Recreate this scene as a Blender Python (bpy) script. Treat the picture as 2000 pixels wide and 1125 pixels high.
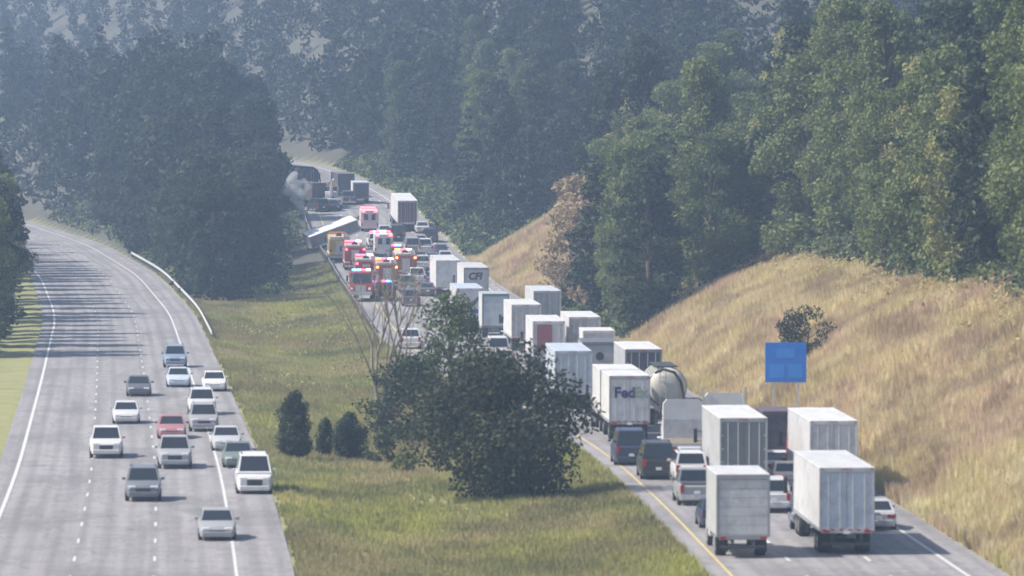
import bpy, bmesh, math, random
import numpy as np
from mathutils import Vector, Matrix
random.seed(7); rng = np.random.default_rng(7)
S = bpy.context.scene
for o in list(bpy.data.objects): bpy.data.objects.remove(o)
R = math.radians

# ------------------------------------------------------------------ camera, world, sun, exposure
F = 12000.0            # focal length in pixels of the 2000 px wide photograph
HC = 20.5              # height of the camera mast above the carriageway
HORIZON = 225.0        # picture row of the true horizon
PITCH = math.atan((562.5-HORIZON)/F)
cd = bpy.data.cameras.new('camera'); cam = bpy.data.objects.new('camera', cd); S.collection.objects.link(cam)
cam.location = (0, 0, HC); cam.rotation_euler = (R(90)-PITCH, 0, 0)
cd.sensor_width = 36; cd.lens = 36*F/2000; cd.clip_start = 1; cd.clip_end = 12000
cd.dof.use_dof = True; cd.dof.focus_distance = 2500; cd.dof.aperture_fstop = cd.lens/1000/0.12
S.camera = cam
SUN_EL, SUN_AZ = R(48), R(-97)       # azimuth from +Y, positive to the right: the sun stands to the left
w = bpy.data.worlds.new('World'); S.world = w; w.use_nodes = True
nt = w.node_tree; bg = nt.nodes['Background']; sk = nt.nodes.new('ShaderNodeTexSky')
sk.sky_type = 'NISHITA'; sk.sun_disc = False; sk.sun_elevation = SUN_EL; sk.sun_rotation = SUN_AZ
sk.air_density = 1.0; sk.dust_density = 2.0; sk.ozone_density = 1.0
nt.links.new(sk.outputs[0], bg.inputs[0]); bg.inputs[1].default_value = 0.105
sd = bpy.data.lights.new('sun', 'SUN'); sun = bpy.data.objects.new('sun', sd); S.collection.objects.link(sun)
sd.energy = 4.8; sd.angle = R(0.6); sd.color = (1.0, 0.93, 0.82)
sv = Vector((math.sin(SUN_AZ)*math.cos(SUN_EL), math.cos(SUN_AZ)*math.cos(SUN_EL), math.sin(SUN_EL)))
sun.rotation_euler = sv.to_track_quat('Z', 'Y').to_euler(); sun.location = (-100, 300, 200)
S.view_settings.view_transform = 'Standard'; S.view_settings.look = 'None'; S.view_settings.gamma = 1
S.view_settings.exposure = 0.62; S.view_settings.use_curve_mapping = False
HAZE_DENSITY = 0.00028
S.cycles.use_denoising = True
S.cycles.max_bounces = 6; S.cycles.volume_bounces = 1; S.cycles.transparent_max_bounces = 12

# ------------------------------------------------------------------ helpers
C = S.collection
def link(name, data, parent=None):
    o = bpy.data.objects.new(name, data); C.objects.link(o)
    if parent is not None: o.parent = parent
    return o
def tag(o, label=None, cat=None, group=None, kind=None):
    if label: o['label'] = label
    if cat: o['category'] = cat
    if group: o['group'] = group
    if kind: o['kind'] = kind
    return o
def empty(name, loc=(0, 0, 0)):
    o = link(name, None); o.location = loc; o.empty_display_size = 0.3; return o
def smooth(o, angle=40):
    me = o.data
    me.polygons.foreach_set('use_smooth', [True]*len(me.polygons))
    try: me.set_sharp_from_angle(angle=R(angle))
    except Exception: pass

class MB:
    """collects shapes into one mesh"""
    def __init__(s): s.v = []; s.f = []
    def add(s, vs, fs):
        b = len(s.v); s.v += [tuple(v) for v in vs]; s.f += [tuple(i+b for i in f) for f in fs]; return s
    def box(s, x0, x1, y0, y1, z0, z1, c=0.0):
        if c <= 0:
            vs = [(x, y, z) for z in (z0, z1) for y in (y0, y1) for x in (x0, x1)]
            return s.add(vs, [(0, 2, 3, 1), (4, 5, 7, 6), (0, 1, 5, 4), (2, 6, 7, 3), (0, 4, 6, 2), (1, 3, 7, 5)])
        bm = bmesh.new(); bmesh.ops.create_cube(bm, size=1)
        for v in bm.verts:
            v.co = Vector(((x0+x1)/2+v.co.x*(x1-x0), (y0+y1)/2+v.co.y*(y1-y0), (z0+z1)/2+v.co.z*(z1-z0)))
        bmesh.ops.bevel(bm, geom=bm.edges[:], offset=c, segments=2, affect='EDGES', profile=0.5)
        bm.verts.index_update()
        s.add([v.co[:] for v in bm.verts], [[v.index for v in f.verts] for f in bm.faces]); bm.free(); return s
    def cyl(s, p0, p1, r0, r1=None, n=10, caps=True):
        return s.tube([p0, p1], [r0, r0 if r1 is None else r1], n, caps)
    def tube(s, pts, rad, n=6, caps=True):
        pts = [Vector(p) for p in pts]; vs = []; fs = []
        for i, p in enumerate(pts):
            d = (pts[min(i+1, len(pts)-1)]-pts[max(i-1, 0)]).normalized()
            u = d.cross(Vector((0, 0, 1)) if abs(d.z) < .9 else Vector((1, 0, 0))).normalized(); w_ = d.cross(u)
            for k in range(n):
                a = 2*math.pi*k/n; vs.append(p+(u*math.cos(a)+w_*math.sin(a))*rad[i])
        for i in range(len(pts)-1):
            for k in range(n):
                a, b = i*n+k, i*n+(k+1) % n; fs.append((a, a+n, b+n, b))
        if caps: fs.append(tuple(range(n))); fs.append(tuple(range((len(pts)-1)*n, len(pts)*n))[::-1])
        return s.add(vs, fs)
    def loft(s, secs, caps=True):
        n = len(secs[0]); vs = [p for sec in secs for p in sec]; fs = []
        for i in range(len(secs)-1):
            for k in range(n):
                a, b = i*n+k, i*n+(k+1) % n; fs.append((a, b, b+n, a+n))
        if caps: fs.append(tuple(range(n))[::-1]); fs.append(tuple(range((len(secs)-1)*n, len(secs)*n)))
        return s.add(vs, fs)
    def quad(s, a, b, c, d, t=0.02):
        """a thin slab on the quad a b c d"""
        a, b, c, d = map(Vector, (a, b, c, d)); n = (b-a).cross(d-a).normalized()*t
        return s.add([a, b, c, d, a+n, b+n, c+n, d+n], [(0, 3, 2, 1), (4, 5, 6, 7), (0, 1, 5, 4), (1, 2, 6, 5), (2, 3, 7, 6), (3, 0, 4, 7)])
    def build(s, name, mat, parent=None, sm=None, role=None, fix=True):
        me = bpy.data.meshes.new(name); me.from_pydata(s.v, [], s.f)
        if fix:
            bm = bmesh.new(); bm.from_mesh(me); bmesh.ops.recalc_face_normals(bm, faces=bm.faces[:]); bm.to_mesh(me); bm.free()
        me.materials.append(mat); o = link(name, me, parent)
        if sm: smooth(o, sm)
        if role: o['role'] = role
        return o
def copy_tree(o, parent=None):
    c = o.copy(); C.objects.link(c); c.parent = parent
    for ch in list(o.children): copy_tree(ch, c)
    return c

# ------------------------------------------------------------------ materials
def nodes(name):
    m = bpy.data.materials.new(name); m.use_nodes = True; t = m.node_tree
    return m, t, t.nodes['Principled BSDF'], t.nodes.new, t.links.new
def ramp(t, src, stops):
    r = t.nodes.new('ShaderNodeValToRGB'); e = r.color_ramp.elements
    while len(e) < len(stops): e.new(0.5)
    for i, (p, c) in enumerate(stops): e[i].position = p; e[i].color = (*c, 1) if len(c) == 3 else c
    t.links.new(src, r.inputs[0]); return r.outputs[0]
def noise(t, scale, detail=4, rough=.6, coord='Object', vec=None):
    n = t.nodes.new('ShaderNodeTexNoise'); n.inputs['Scale'].default_value = scale; n.inputs['Detail'].default_value = detail
    n.inputs['Roughness'].default_value = rough
    if vec is None:
        tc = t.nodes.new('ShaderNodeTexCoord'); vec = tc.outputs[coord]
    t.links.new(vec, n.inputs['Vector']); return n.outputs['Fac']
def mix(t, a, b, fac, mode='MIX'):
    m = t.nodes.new('ShaderNodeMix'); m.data_type = 'RGBA'; m.blend_type = mode
    for v, i in ((fac, 0), (a, 6), (b, 7)):
        if hasattr(v, 'is_linked'): t.links.new(v, m.inputs[i])
        elif i == 0: m.inputs[0].default_value = v
        else: m.inputs[i].default_value = (*v, 1)
    return m.outputs[2]
def bump(t, bs, h, dist=.05, st=.5):
    b = t.nodes.new('ShaderNodeBump'); b.inputs['Distance'].default_value = dist; b.inputs['Strength'].default_value = st
    t.links.new(h, b.inputs['Height']); t.links.new(b.outputs[0], bs.inputs['Normal'])
def simple(name, col, rough=.6, metal=0., var=.15, scale=3.):
    m, t, b, N, L = nodes(name)
    n = noise(t, scale); L(ramp(t, n, [(.3, tuple(c*(1-var) for c in col)), (.7, tuple(min(1, c*(1+var)) for c in col))]), b.inputs['Base Color'])
    b.inputs['Roughness'].default_value = rough; b.inputs['Metallic'].default_value = metal; return m
def make_paint(name, rough, dirt):
    m, t, b, N, L = nodes(name)
    oi = N('ShaderNodeObjectInfo')
    n = noise(t, 1.3, 6, .65)
    c = mix(t, oi.outputs['Color'], (.13, .12, .10), ramp(t, n, [(.45, (0, 0, 0)), (.85, (dirt, dirt, dirt))]))
    n2 = noise(t, 9, 3, .6)
    c = mix(t, c, (.16, .15, .13), ramp(t, n2, [(.5, (0, 0, 0)), (.9, (dirt*.7,)*3)]))
    L(c, b.inputs['Base Color']); b.inputs['Roughness'].default_value = rough
    return m
PAINT = make_paint('vehicle_paint', .32, .25)
PANEL = make_paint('trailer_panel', .5, .7)
TYRE = simple('tyre_rubber', (.02, .02, .022), .85)
RIM = simple('rim_metal', (.5, .5, .52), .35, .8)
CHROME = simple('bright_metal', (.6, .6, .62), .3, .9)
DARKM = simple('dark_steel', (.05, .05, .055), .6, .3)
ALU = simple('aluminium', (.55, .56, .58), .4, .7)
def glassm(name, col):
    m, t, b, N, L = nodes(name); b.inputs['Base Color'].default_value = (*col, 1); b.inputs['Roughness'].default_value = .06
    b.inputs['Specular IOR Level'].default_value = .7; return m
GLASS = glassm('tinted_glass', (.018, .022, .028))
def lamp(name, col, st=0.):
    m, t, b, N, L = nodes(name); b.inputs['Base Color'].default_value = (*col, 1); b.inputs['Roughness'].default_value = .2
    b.inputs['Emission Color'].default_value = (*col, 1); b.inputs['Emission Strength'].default_value = st; return m
TAIL = lamp('tail_lens', (.35, .012, .012)); BRAKE = lamp('brake_lens_lit', (.9, .03, .02), 2.0)
HEAD = lamp('head_lens', (.8, .8, .78)); AMBER = lamp('amber_lens', (.8, .3, .03))
BEACON_R = lamp('beacon_red_lit', (1., .05, .08), 9.); BEACON_B = lamp('beacon_blue_lit', (.08, .2, 1.), 12.)
BEACON_O = lamp('beacon_orange_lit', (1., .15, .03), 9.); BEACON_W = lamp('beacon_white_lit', (1., .85, .85), 5.)
PLATE = simple('licence_plate', (.7, .7, .68), .5)
PURPLE = simple('purple_lettering', (.035, .015, .12), .5); LETTER_GREY = simple('green_grey_lettering', (.22, .30, .24), .5)
BLACK_L = simple('black_lettering', (.02, .02, .025), .5); RED_P = simple('maroon_panel', (.24, .07, .09), .5); BLUE_L = simple('blue_lettering', (.05, .10, .3), .5)
REFLECT = simple('reflective_stripe', (.75, .72, .6), .4)

def make_asphalt(name, col):
    m, t, b, N, L = nodes(name)
    tc = N('ShaderNodeTexCoord')
    def mapped(sx, sy):
        mp = N('ShaderNodeMapping'); mp.inputs['Scale'].default_value = (sx, sy, 1); L(tc.outputs['UV'], mp.inputs[0]); return mp.outputs[0]
    streak = noise(t, 1., 5, .65, vec=mapped(1.1, .018)); patch = noise(t, 1., 5, .6, vec=mapped(.16, .05)); fine = noise(t, 14, 3, .7)
    seam = noise(t, 1., 6, .7, vec=mapped(.35, .22))
    c = ramp(t, streak, [(.25, tuple(x*.62 for x in col)), (.5, col), (.75, tuple(x*1.28 for x in col))])
    wv = N('ShaderNodeTexWave'); wv.wave_type = 'BANDS'; wv.bands_direction = 'X'; wv.inputs['Scale'].default_value = .27; wv.inputs['Distortion'].default_value = 1.2; wv.inputs['Detail'].default_value = 3; L(mapped(1, .03), wv.inputs['Vector'])
    c = mix(t, c, tuple(x*.62 for x in col), ramp(t, wv.outputs['Fac'], [(.45, (0, 0, 0)), (1, (.5,)*3)]))
    c = mix(t, c, tuple(x*.55 for x in col), ramp(t, patch, [(.52, (0, 0, 0)), (.60, (.5,)*3)]))
    c = mix(t, c, (.03, .03, .03), ramp(t, seam, [(.485, (0, 0, 0)), (.5, (.65,)*3), (.515, (0, 0, 0))]))
    c = mix(t, c, (.5, .5, .5), ramp(t, fine, [(.3, (.0,)*3), (.9, (.14,)*3)]))
    L(c, b.inputs['Base Color']); b.inputs['Roughness'].default_value = .8; bump(t, b, fine, .01, .4); return m
ASPHALT = make_asphalt('worn_asphalt', (.235, .222, .228))
SHOULDER = make_asphalt('shoulder_asphalt', (.15, .145, .14))
LINE_W = simple('white_road_paint', (.52, .52, .51), .6, 0, .2, 2); LINE_Y = simple('yellow_road_paint', (.5, .40, .16), .6, 0, .2, 2)
GALV = simple('galvanised_steel', (.52, .54, .56), .5, .4)
POSTW = simple('weathered_post', (.2, .17, .13), .8)

def make_ground():
    m, t, b, N, L = nodes('ground_cover')
    big = noise(t, .035, 6, .6); mid = noise(t, .3, 5, .65); fine = noise(t, 3., 4, .7)
    grass = ramp(t, mid, [(.25, (.15, .16, .055)), (.5, (.23, .23, .08)), (.75, (.32, .29, .12))])
    grass = mix(t, grass, (.25, .25, .07), ramp(t, big, [(.48, (0, 0, 0)), (.7, (.6,)*3)]))
    tan = ramp(t, mid, [(.25, (.30, .21, .13)), (.5, (.46, .35, .21)), (.78, (.58, .49, .27))])
    tan = mix(t, tan, (.40, .27, .22), ramp(t, big, [(.45, (0, 0, 0)), (.65, (.6,)*3)]))
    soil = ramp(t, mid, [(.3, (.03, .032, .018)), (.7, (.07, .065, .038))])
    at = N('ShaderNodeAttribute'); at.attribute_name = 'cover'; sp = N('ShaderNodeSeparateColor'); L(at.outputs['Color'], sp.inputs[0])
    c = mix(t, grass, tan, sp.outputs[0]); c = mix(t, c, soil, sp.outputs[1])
    c = mix(t, c, (.9, .9, .9), ramp(t, fine, [(.3, (0,)*3), (1., (.10,)*3)]), 'MIX')
    L(c, b.inputs['Base Color']); b.inputs['Roughness'].default_value = .95; bump(t, b, fine, .25, .8); return m
GROUND = make_ground()
def leafm(name, stops, trans=.35, patches=None):
    m, t, b, N, L = nodes(name)
    oi = N('ShaderNodeObjectInfo'); g = N('ShaderNodeNewGeometry')
    ad = N('ShaderNodeMath'); ad.operation = 'ADD'; L(oi.outputs['Random'], ad.inputs[0])
    n = noise(t, .8, 3, .6); ad2 = N('ShaderNodeMath'); ad2.operation = 'MULTIPLY_ADD'; L(g.outputs['Random Per Island'], ad2.inputs[0]); ad2.inputs[1].default_value = .45; L(n, ad2.inputs[2])
    L(ad2.outputs[0], ad.inputs[1]); dv = N('ShaderNodeMath'); dv.operation = 'MULTIPLY'; dv.inputs[1].default_value = .45; L(ad.outputs[0], dv.inputs[0])
    c = ramp(t, dv.outputs[0], stops)
    if patches:
        for k, (pc, sc_) in enumerate(patches):
            mp = N('ShaderNodeMapping'); tc = N('ShaderNodeTexCoord'); mp.inputs['Location'].default_value = (31*k, 17*k, 0); mp.inputs['Scale'].default_value = (1, .35, 1); L(tc.outputs['Object'], mp.inputs[0])
            c = mix(t, c, pc, ramp(t, noise(t, sc_, 5, .65, vec=mp.outputs[0]), [(.47, (0, 0, 0)), (.62, (.75,)*3)]))
    L(c, b.inputs['Base Color']); b.inputs['Roughness'].default_value = .6; b.inputs['Specular IOR Level'].default_value = .25
    tr = N('ShaderNodeBsdfTranslucent'); L(c, tr.inputs[0]); mx = N('ShaderNodeMixShader'); mx.inputs[0].default_value = trans
    L(b.outputs[0], mx.inputs[1]); L(tr.outputs[0], mx.inputs[2]); L(mx.outputs[0], t.nodes['Material Output'].inputs[0]); return m
LEAF_D = leafm('dark_foliage', [(.15, (.015, .025, .015)), (.5, (.03, .046, .022)), (.85, (.05, .068, .028))])
LEAF_G = leafm('green_foliage', [(.15, (.05, .075, .024)), (.5, (.105, .14, .045)), (.85, (.17, .20, .07))])
LEAF_Y = leafm('spring_foliage', [(.15, (.13, .15, .05)), (.5, (.23, .24, .085)), (.85, (.34, .31, .13))])
LEAF_O = leafm('russet_foliage', [(.15, (.14, .10, .065)), (.5, (.25, .185, .115)), (.85, (.36, .28, .17))])
LEAF_T = leafm('straw_foliage', [(.15, (.25, .20, .09)), (.5, (.42, .36, .17)), (.85, (.58, .50, .27))])
LEAF_K = leafm('deep_green_foliage', [(.15, (.012, .018, .010)), (.5, (.024, .034, .015)), (.85, (.042, .052, .022))])
NEEDLE = leafm('conifer_needles', [(.15, (.012, .022, .014)), (.5, (.025, .045, .024)), (.85, (.045, .065, .03))], .15)
BARK = simple('bark', (.10, .08, .06), .9, 0, .4, 4); BARK_P = simple('pale_bark', (.22, .19, .15), .9, 0, .35, 4)
GRASSM = leafm('dry_grass_blades', [(.15, (.36, .28, .16)), (.5, (.58, .47, .28)), (.85, (.72, .64, .40))], .5, [((.52, .48, .18), .13), ((.60, .43, .35), .12), ((.74, .67, .42), .3), ((.34, .25, .16), .22)])
GRASSG = leafm('green_grass_blades', [(.15, (.20, .21, .085)), (.5, (.31, .31, .13)), (.85, (.44, .41, .19))], .5, [((.44, .44, .11), .06), ((.45, .36, .21), .10), ((.15, .17, .07), .14), ((.24, .20, .11), .05)])

# ------------------------------------------------------------------ plan of the place (X to the right, D away from the mast, metres)
def tab(*p):
    xs = np.array([a for a, b in p], float); ys = np.array([b for a, b in p], float)
    def f(d):
        d = np.asarray(d, float)
        return sum(np.interp(d+k, xs, ys)*w_ for k, w_ in ((-26, .15), (-13, .22), (0, .26), (13, .22), (26, .15)))
    return f
A_ = tab((-400, 20), (60, 17), (150, 15.5), (220, 13.2), (273, 11.2), (333, 9.0), (387, 7.0), (428, 4.8), (490, 2.94), (533, 1.1), (585, -1.7), (640, -4.6), (700, -8.3), (750, -11.3), (800, -14.8), (857, -20), (900, -25), (950, -32), (1000, -40), (1100, -60), (1250, -95), (1500, -160), (2500, -460))
OFL = tab((-400, 3), (330, 2.3), (381, 2.9), (428, 5), (490, 9), (538, 11.6), (622, 11.3), (750, 11), (800, 11.5), (857, 9), (1000, 8))
OFR = tab((-400, 11), (340, 11), (430, 9.6), (500, 9), (570, 8), (650, 7), (750, 5.5), (1000, 5))
ZR_ = tab((-400, 0), (560, 0), (615, .3), (650, .6), (700, 1.6), (750, 3), (774, 3.9), (800, 5.3), (857, 8.5), (950, 12.3), (1100, 15), (2500, 18))
LR = tab((-400, 12), (200, -6), (273, -9.6), (352, -14.1), (478, -22.3), (622, -31.9), (735, -42.2), (850, -56), (950, -72), (1100, -100), (1500, -200), (2500, -500))
LW = 15.5
def zl(d): return 0*np.asarray(d, float)+np.interp(d, [600, 1100], [0, 5])
def sst(a, b, x): x = np.clip((x-a)/(b-a), 0, 1); return x*x*(3-2*x)
def wob(x, d): return np.sin(x*.31+d*.043)+np.sin(x*.13-d*.071+1.7)+.7*np.sin(x*.57+d*.19+.6)
def ground(x, d, sink=True):
    x = np.asarray(x, float); d = np.asarray(d, float)
    a = A_(d); rl = a-OFL(d); rr = a+OFR(d); zr = ZR_(d); lr = LR(d); ll = lr-LW; zL = zl(d)
    t = np.clip((x-lr)/np.maximum(rl-lr, .5), 0, 1)
    med = zL+(zr-zL)*sst(0.05, .95, t)-0.9*np.sin(np.pi*np.clip(t*1.0, 0, 1))*sst(0, 3, np.minimum(x-lr, rl-x))*.8+.12*wob(x, d)*sst(0, 4, np.minimum(x-lr, rl-x))
    tr = np.maximum(x-rr, 0); cut = np.maximum(sst(250, 350, d)*(1-sst(545, 620, d)), sst(640, 668, d)*(1-sst(735, 765, d)))
    rise = np.where(tr < 2, 0.05*tr, 0); k = .35+.27*cut; top = 6.5+9.5*cut
    slope = np.clip((tr-1.2)*k, 0, None); rise = top*(1-np.exp(-slope/top*1.25))+np.clip(tr-14, 0, 60)*.10
    right = zr+rise+.25*wob(x, d)*sst(1, 5, tr)+24*sst(780, 1020, d)*sst(4, 60, tr)
    med = med+9*sst(760, 900, d)*np.sin(np.pi*t)**1.5
    tl = np.maximum(ll-x, 0); left = zL-.05*np.minimum(tl, 3)+np.clip(tl-3, 0, 70)*.26+.2*wob(x, d)*sst(2, 6, tl)
    z = np.where(x < ll, left, np.where(x < lr, zL, np.where(x < rl, med, np.where(x < rr, zr, right))))
    if sink:
        onr = ((x > ll) & (x < lr)) | ((x > rl) & (x < rr)); z = np.where(onr, z-.12, z)
    return z
def gz(x, d): return float(ground(x, d, False))

def grid_axis(parts):
    out = []
    for a, b, st in parts: out += list(np.arange(a, b, st))
    return np.array(out+[parts[-1][1]])
gx = grid_axis([(-4000, -600, 340), (-600, -200, 40), (-200, -80, 6), (-80, 60, 1.25), (60, 200, 6), (200, 600, 40), (600, 4000, 340)])
gd = grid_axis([(-400, 120, 26), (120, 240, 8), (240, 900, 3.2), (900, 1200, 8), (1200, 2000, 50), (2000, 7000, 500)])
X, D = np.meshgrid(gx, gd); Z = ground(X, D)
V = np.stack([X, D, Z], -1).reshape(-1, 3); nx, nd = len(gx), len(gd)
ii = (np.arange(nd-1)[:, None]*nx+np.arange(nx-1)[None, :]).reshape(-1); Fq = np.stack([ii, ii+1, ii+1+nx, ii+nx], 1)
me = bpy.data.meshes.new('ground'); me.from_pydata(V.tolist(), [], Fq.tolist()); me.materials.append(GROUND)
rr = A_(D)+OFR(D); tr = X-rr
tanw = sst(0.5, 2.5, tr)*(1-sst(16, 20, tr))*np.clip(sst(300, 380, D)*(1-sst(535, 570, D))+sst(645, 668, D)*(1-sst(738, 765, D)), 0, 1)
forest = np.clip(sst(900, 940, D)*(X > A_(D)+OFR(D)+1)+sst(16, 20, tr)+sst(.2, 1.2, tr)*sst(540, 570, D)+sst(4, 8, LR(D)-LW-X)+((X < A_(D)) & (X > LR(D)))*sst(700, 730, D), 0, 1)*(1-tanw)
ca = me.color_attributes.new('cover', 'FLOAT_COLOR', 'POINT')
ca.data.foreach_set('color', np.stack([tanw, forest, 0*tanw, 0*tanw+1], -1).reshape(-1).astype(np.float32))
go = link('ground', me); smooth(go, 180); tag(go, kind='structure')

def ribbon(name, mat, left, right, zf, d0, d1, step, lift, n=1, thick=0.0):
    ds = np.arange(d0, d1+.01, step); v = []; f = []
    for i, d in enumerate(ds):
        l, r = float(left(d)), float(right(d)); z = float(zf(d))+lift
        for k in range(n+1): v.append((l+(r-l)*k/n, d, z))
    for i in range(len(ds)-1):
        for k in range(n): a = i*(n+1)+k; f.append((a, a+1, a+n+2, a+n+1))
    me = bpy.data.meshes.new(name); me.from_pydata(v, [], f); me.materials.append(mat)
    uv = me.uv_layers.new(name='road'); cx = {i: v[i][0]-float(right(ds[i//(n+1)])) for i in range(len(v))}
    for lp in me.loops: uv.data[lp.index].uv = (cx[lp.vertex_index], v[lp.vertex_index][1])
    o = link(name, me); tag(o, kind='structure'); return o
ribbon('highway', ASPHALT, lambda d: A_(d)-OFL(d), lambda d: A_(d)+OFR(d), ZR_, -300, 1500, 4, 0.0, 6)
ribbon('highway', ASPHALT, lambda d: LR(d)-LW, LR, zl, -300, 1500, 4, 0.0, 6)
def markings(name, mat, centre, zf, w_, d0, d1, dash=None):
    v = []; f = []; d = d0
    while d < d1:
        e = min(d1, d+(dash[0] if dash else d1-d0)); ds = np.arange(d, e+.01, 3.0 if not dash else (e-d)/2)
        for i, q in enumerate(ds):
            c = float(centre(q)); z = float(zf(q))+.012; b = len(v); v += [(c-w_/2, q, z), (c+w_/2, q, z)]
            if i: f.append((b-2, b-1, b+1, b))
        d = e+(dash[1] if dash else 1e9)
    me = bpy.data.meshes.new(name); me.from_pydata(v, [], f); me.materials.append(mat); o = link(name, me); tag(o, kind='structure')
markings('road_marking', LINE_Y, lambda d: A_(d)-OFL(d)+.9+.11*(OFL(d)-2), ZR_, .14, 150, 1100)
markings('road_marking', LINE_W, lambda d: A_(d)+OFR(d)-1.9, ZR_, .18, 150, 1100)
for k in (-5.6, 1.9, 5.6):
    markings('road_marking', LINE_W, lambda d, k=k: A_(d)+k, ZR_, .16, 150 if k > 0 else 540, 1000, (3, 9))
markings('road_marking', LINE_W, lambda d: LR(d)-2.6, zl, .15, 150, 1000)
markings('road_marking', LINE_W, lambda d: LR(d)-LW+1.2, zl, .2, 150, 1000)
for k in (-6.3, -10.0): markings('road_marking', LINE_W, lambda d, k=k: LR(d)+k, zl, .12, 150, 1000, (3, 9))

# ------------------------------------------------------------------ haze: one closed box of even thin air round everything
m = bpy.data.materials.new('thin_air'); m.use_nodes = True; t = m.node_tree; t.nodes.remove(t.nodes['Principled BSDF'])
pv = t.nodes.new('ShaderNodeVolumePrincipled'); pv.inputs['Color'].default_value = (.50, .68, 1.0, 1); pv.inputs['Density'].default_value = HAZE_DENSITY; pv.inputs['Anisotropy'].default_value = .15
t.links.new(pv.outputs[0], t.nodes['Material Output'].inputs['Volume'])
hz = MB().box(-4100, 4100, -500, 7100, -12, 90).build('haze', m); tag(hz, kind='stuff')

# ------------------------------------------------------------------ guardrails
post_me = None
def guardrail(label, xf, zf, d0, d1, side):
    global post_me
    root = empty('guardrail', (float(xf(d0)), d0, float(zf(d0)))); tag(root, label, 'guardrail')
    ds = np.arange(d0, d1+.01, 4.0); prof = [(0, .45), (.05, .50), (.05, .56), (.0, .61), (.05, .66), (.05, .72), (0, .77)]
    secs = []
    for d in ds:
        x, z = float(xf(d)), float(zf(d)); secs.append([(x+side*a-root.location.x, d-root.location.y, z+b-root.location.z) for a, b in prof]+[(x-root.location.x-side*.012, d-root.location.y, z+.77-root.location.z), (x-root.location.x-side*.012, d-root.location.y, z+.45-root.location.z)])
    MB().loft(secs).build('rail', GALV, root)
    for d in ds:
        if post_me is None:
            p = MB().box(-.08, .08, -.08, .08, -.5, .78).build('post', POSTW, root); post_me = p.data
        else: p = link('post', post_me, root)
        p.location = (float(xf(d))-root.location.x-side*.11, d-root.location.y, float(zf(d))-root.location.z)
guardrail('galvanised guardrail along the grass edge beside the fire engines, curving up the hill', lambda d: A_(d)-OFL(d)-.4, lambda d: ZR_(d), 575, 840, 1)
guardrail('galvanised guardrail along the curved edge of the oncoming carriageway, against the grass', lambda d: LR(d)+.4, lambda d: zl(d), 560, 800, -1)

# ------------------------------------------------------------------ vehicle building blocks (vehicles point to +Y, origin on the road under the rear)
_wheels = {}
def wheel(parent, x, y, r, wd):
    key = (r, wd)
    if key not in _wheels:
        n = 14; vs = []; fs = []
        prof = [(-wd/2, r*.6), (-wd/2, r*.9), (-wd*.38, r), (wd*.38, r), (wd/2, r*.9), (wd/2, r*.6)]
        secs = [[(a, b*math.cos(2*math.pi*k/n), b*math.sin(2*math.pi*k/n)) for k in range(n)] for a, b in prof]
        ty = MB().loft(secs).build('wheel', TYRE, parent, 35)
        rm = MB().cyl((-wd/2-.004, 0, 0), (wd/2+.004, 0, 0), r*.56, n=12).cyl((-wd/2-.03, 0, 0), (wd/2+.03, 0, 0), r*.18, n=8).build('rim', RIM, ty, 35)
        _wheels[key] = (ty.data, rm.data)
    else:
        ty = link('wheel', _wheels[key][0], parent); rm = link('rim', _wheels[key][1], ty)
    ty.location = (x, y, r)
    return ty
def part(mb, name, mat, par, sm=None, role=None): return mb.build(name, mat, par, sm, role)

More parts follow.
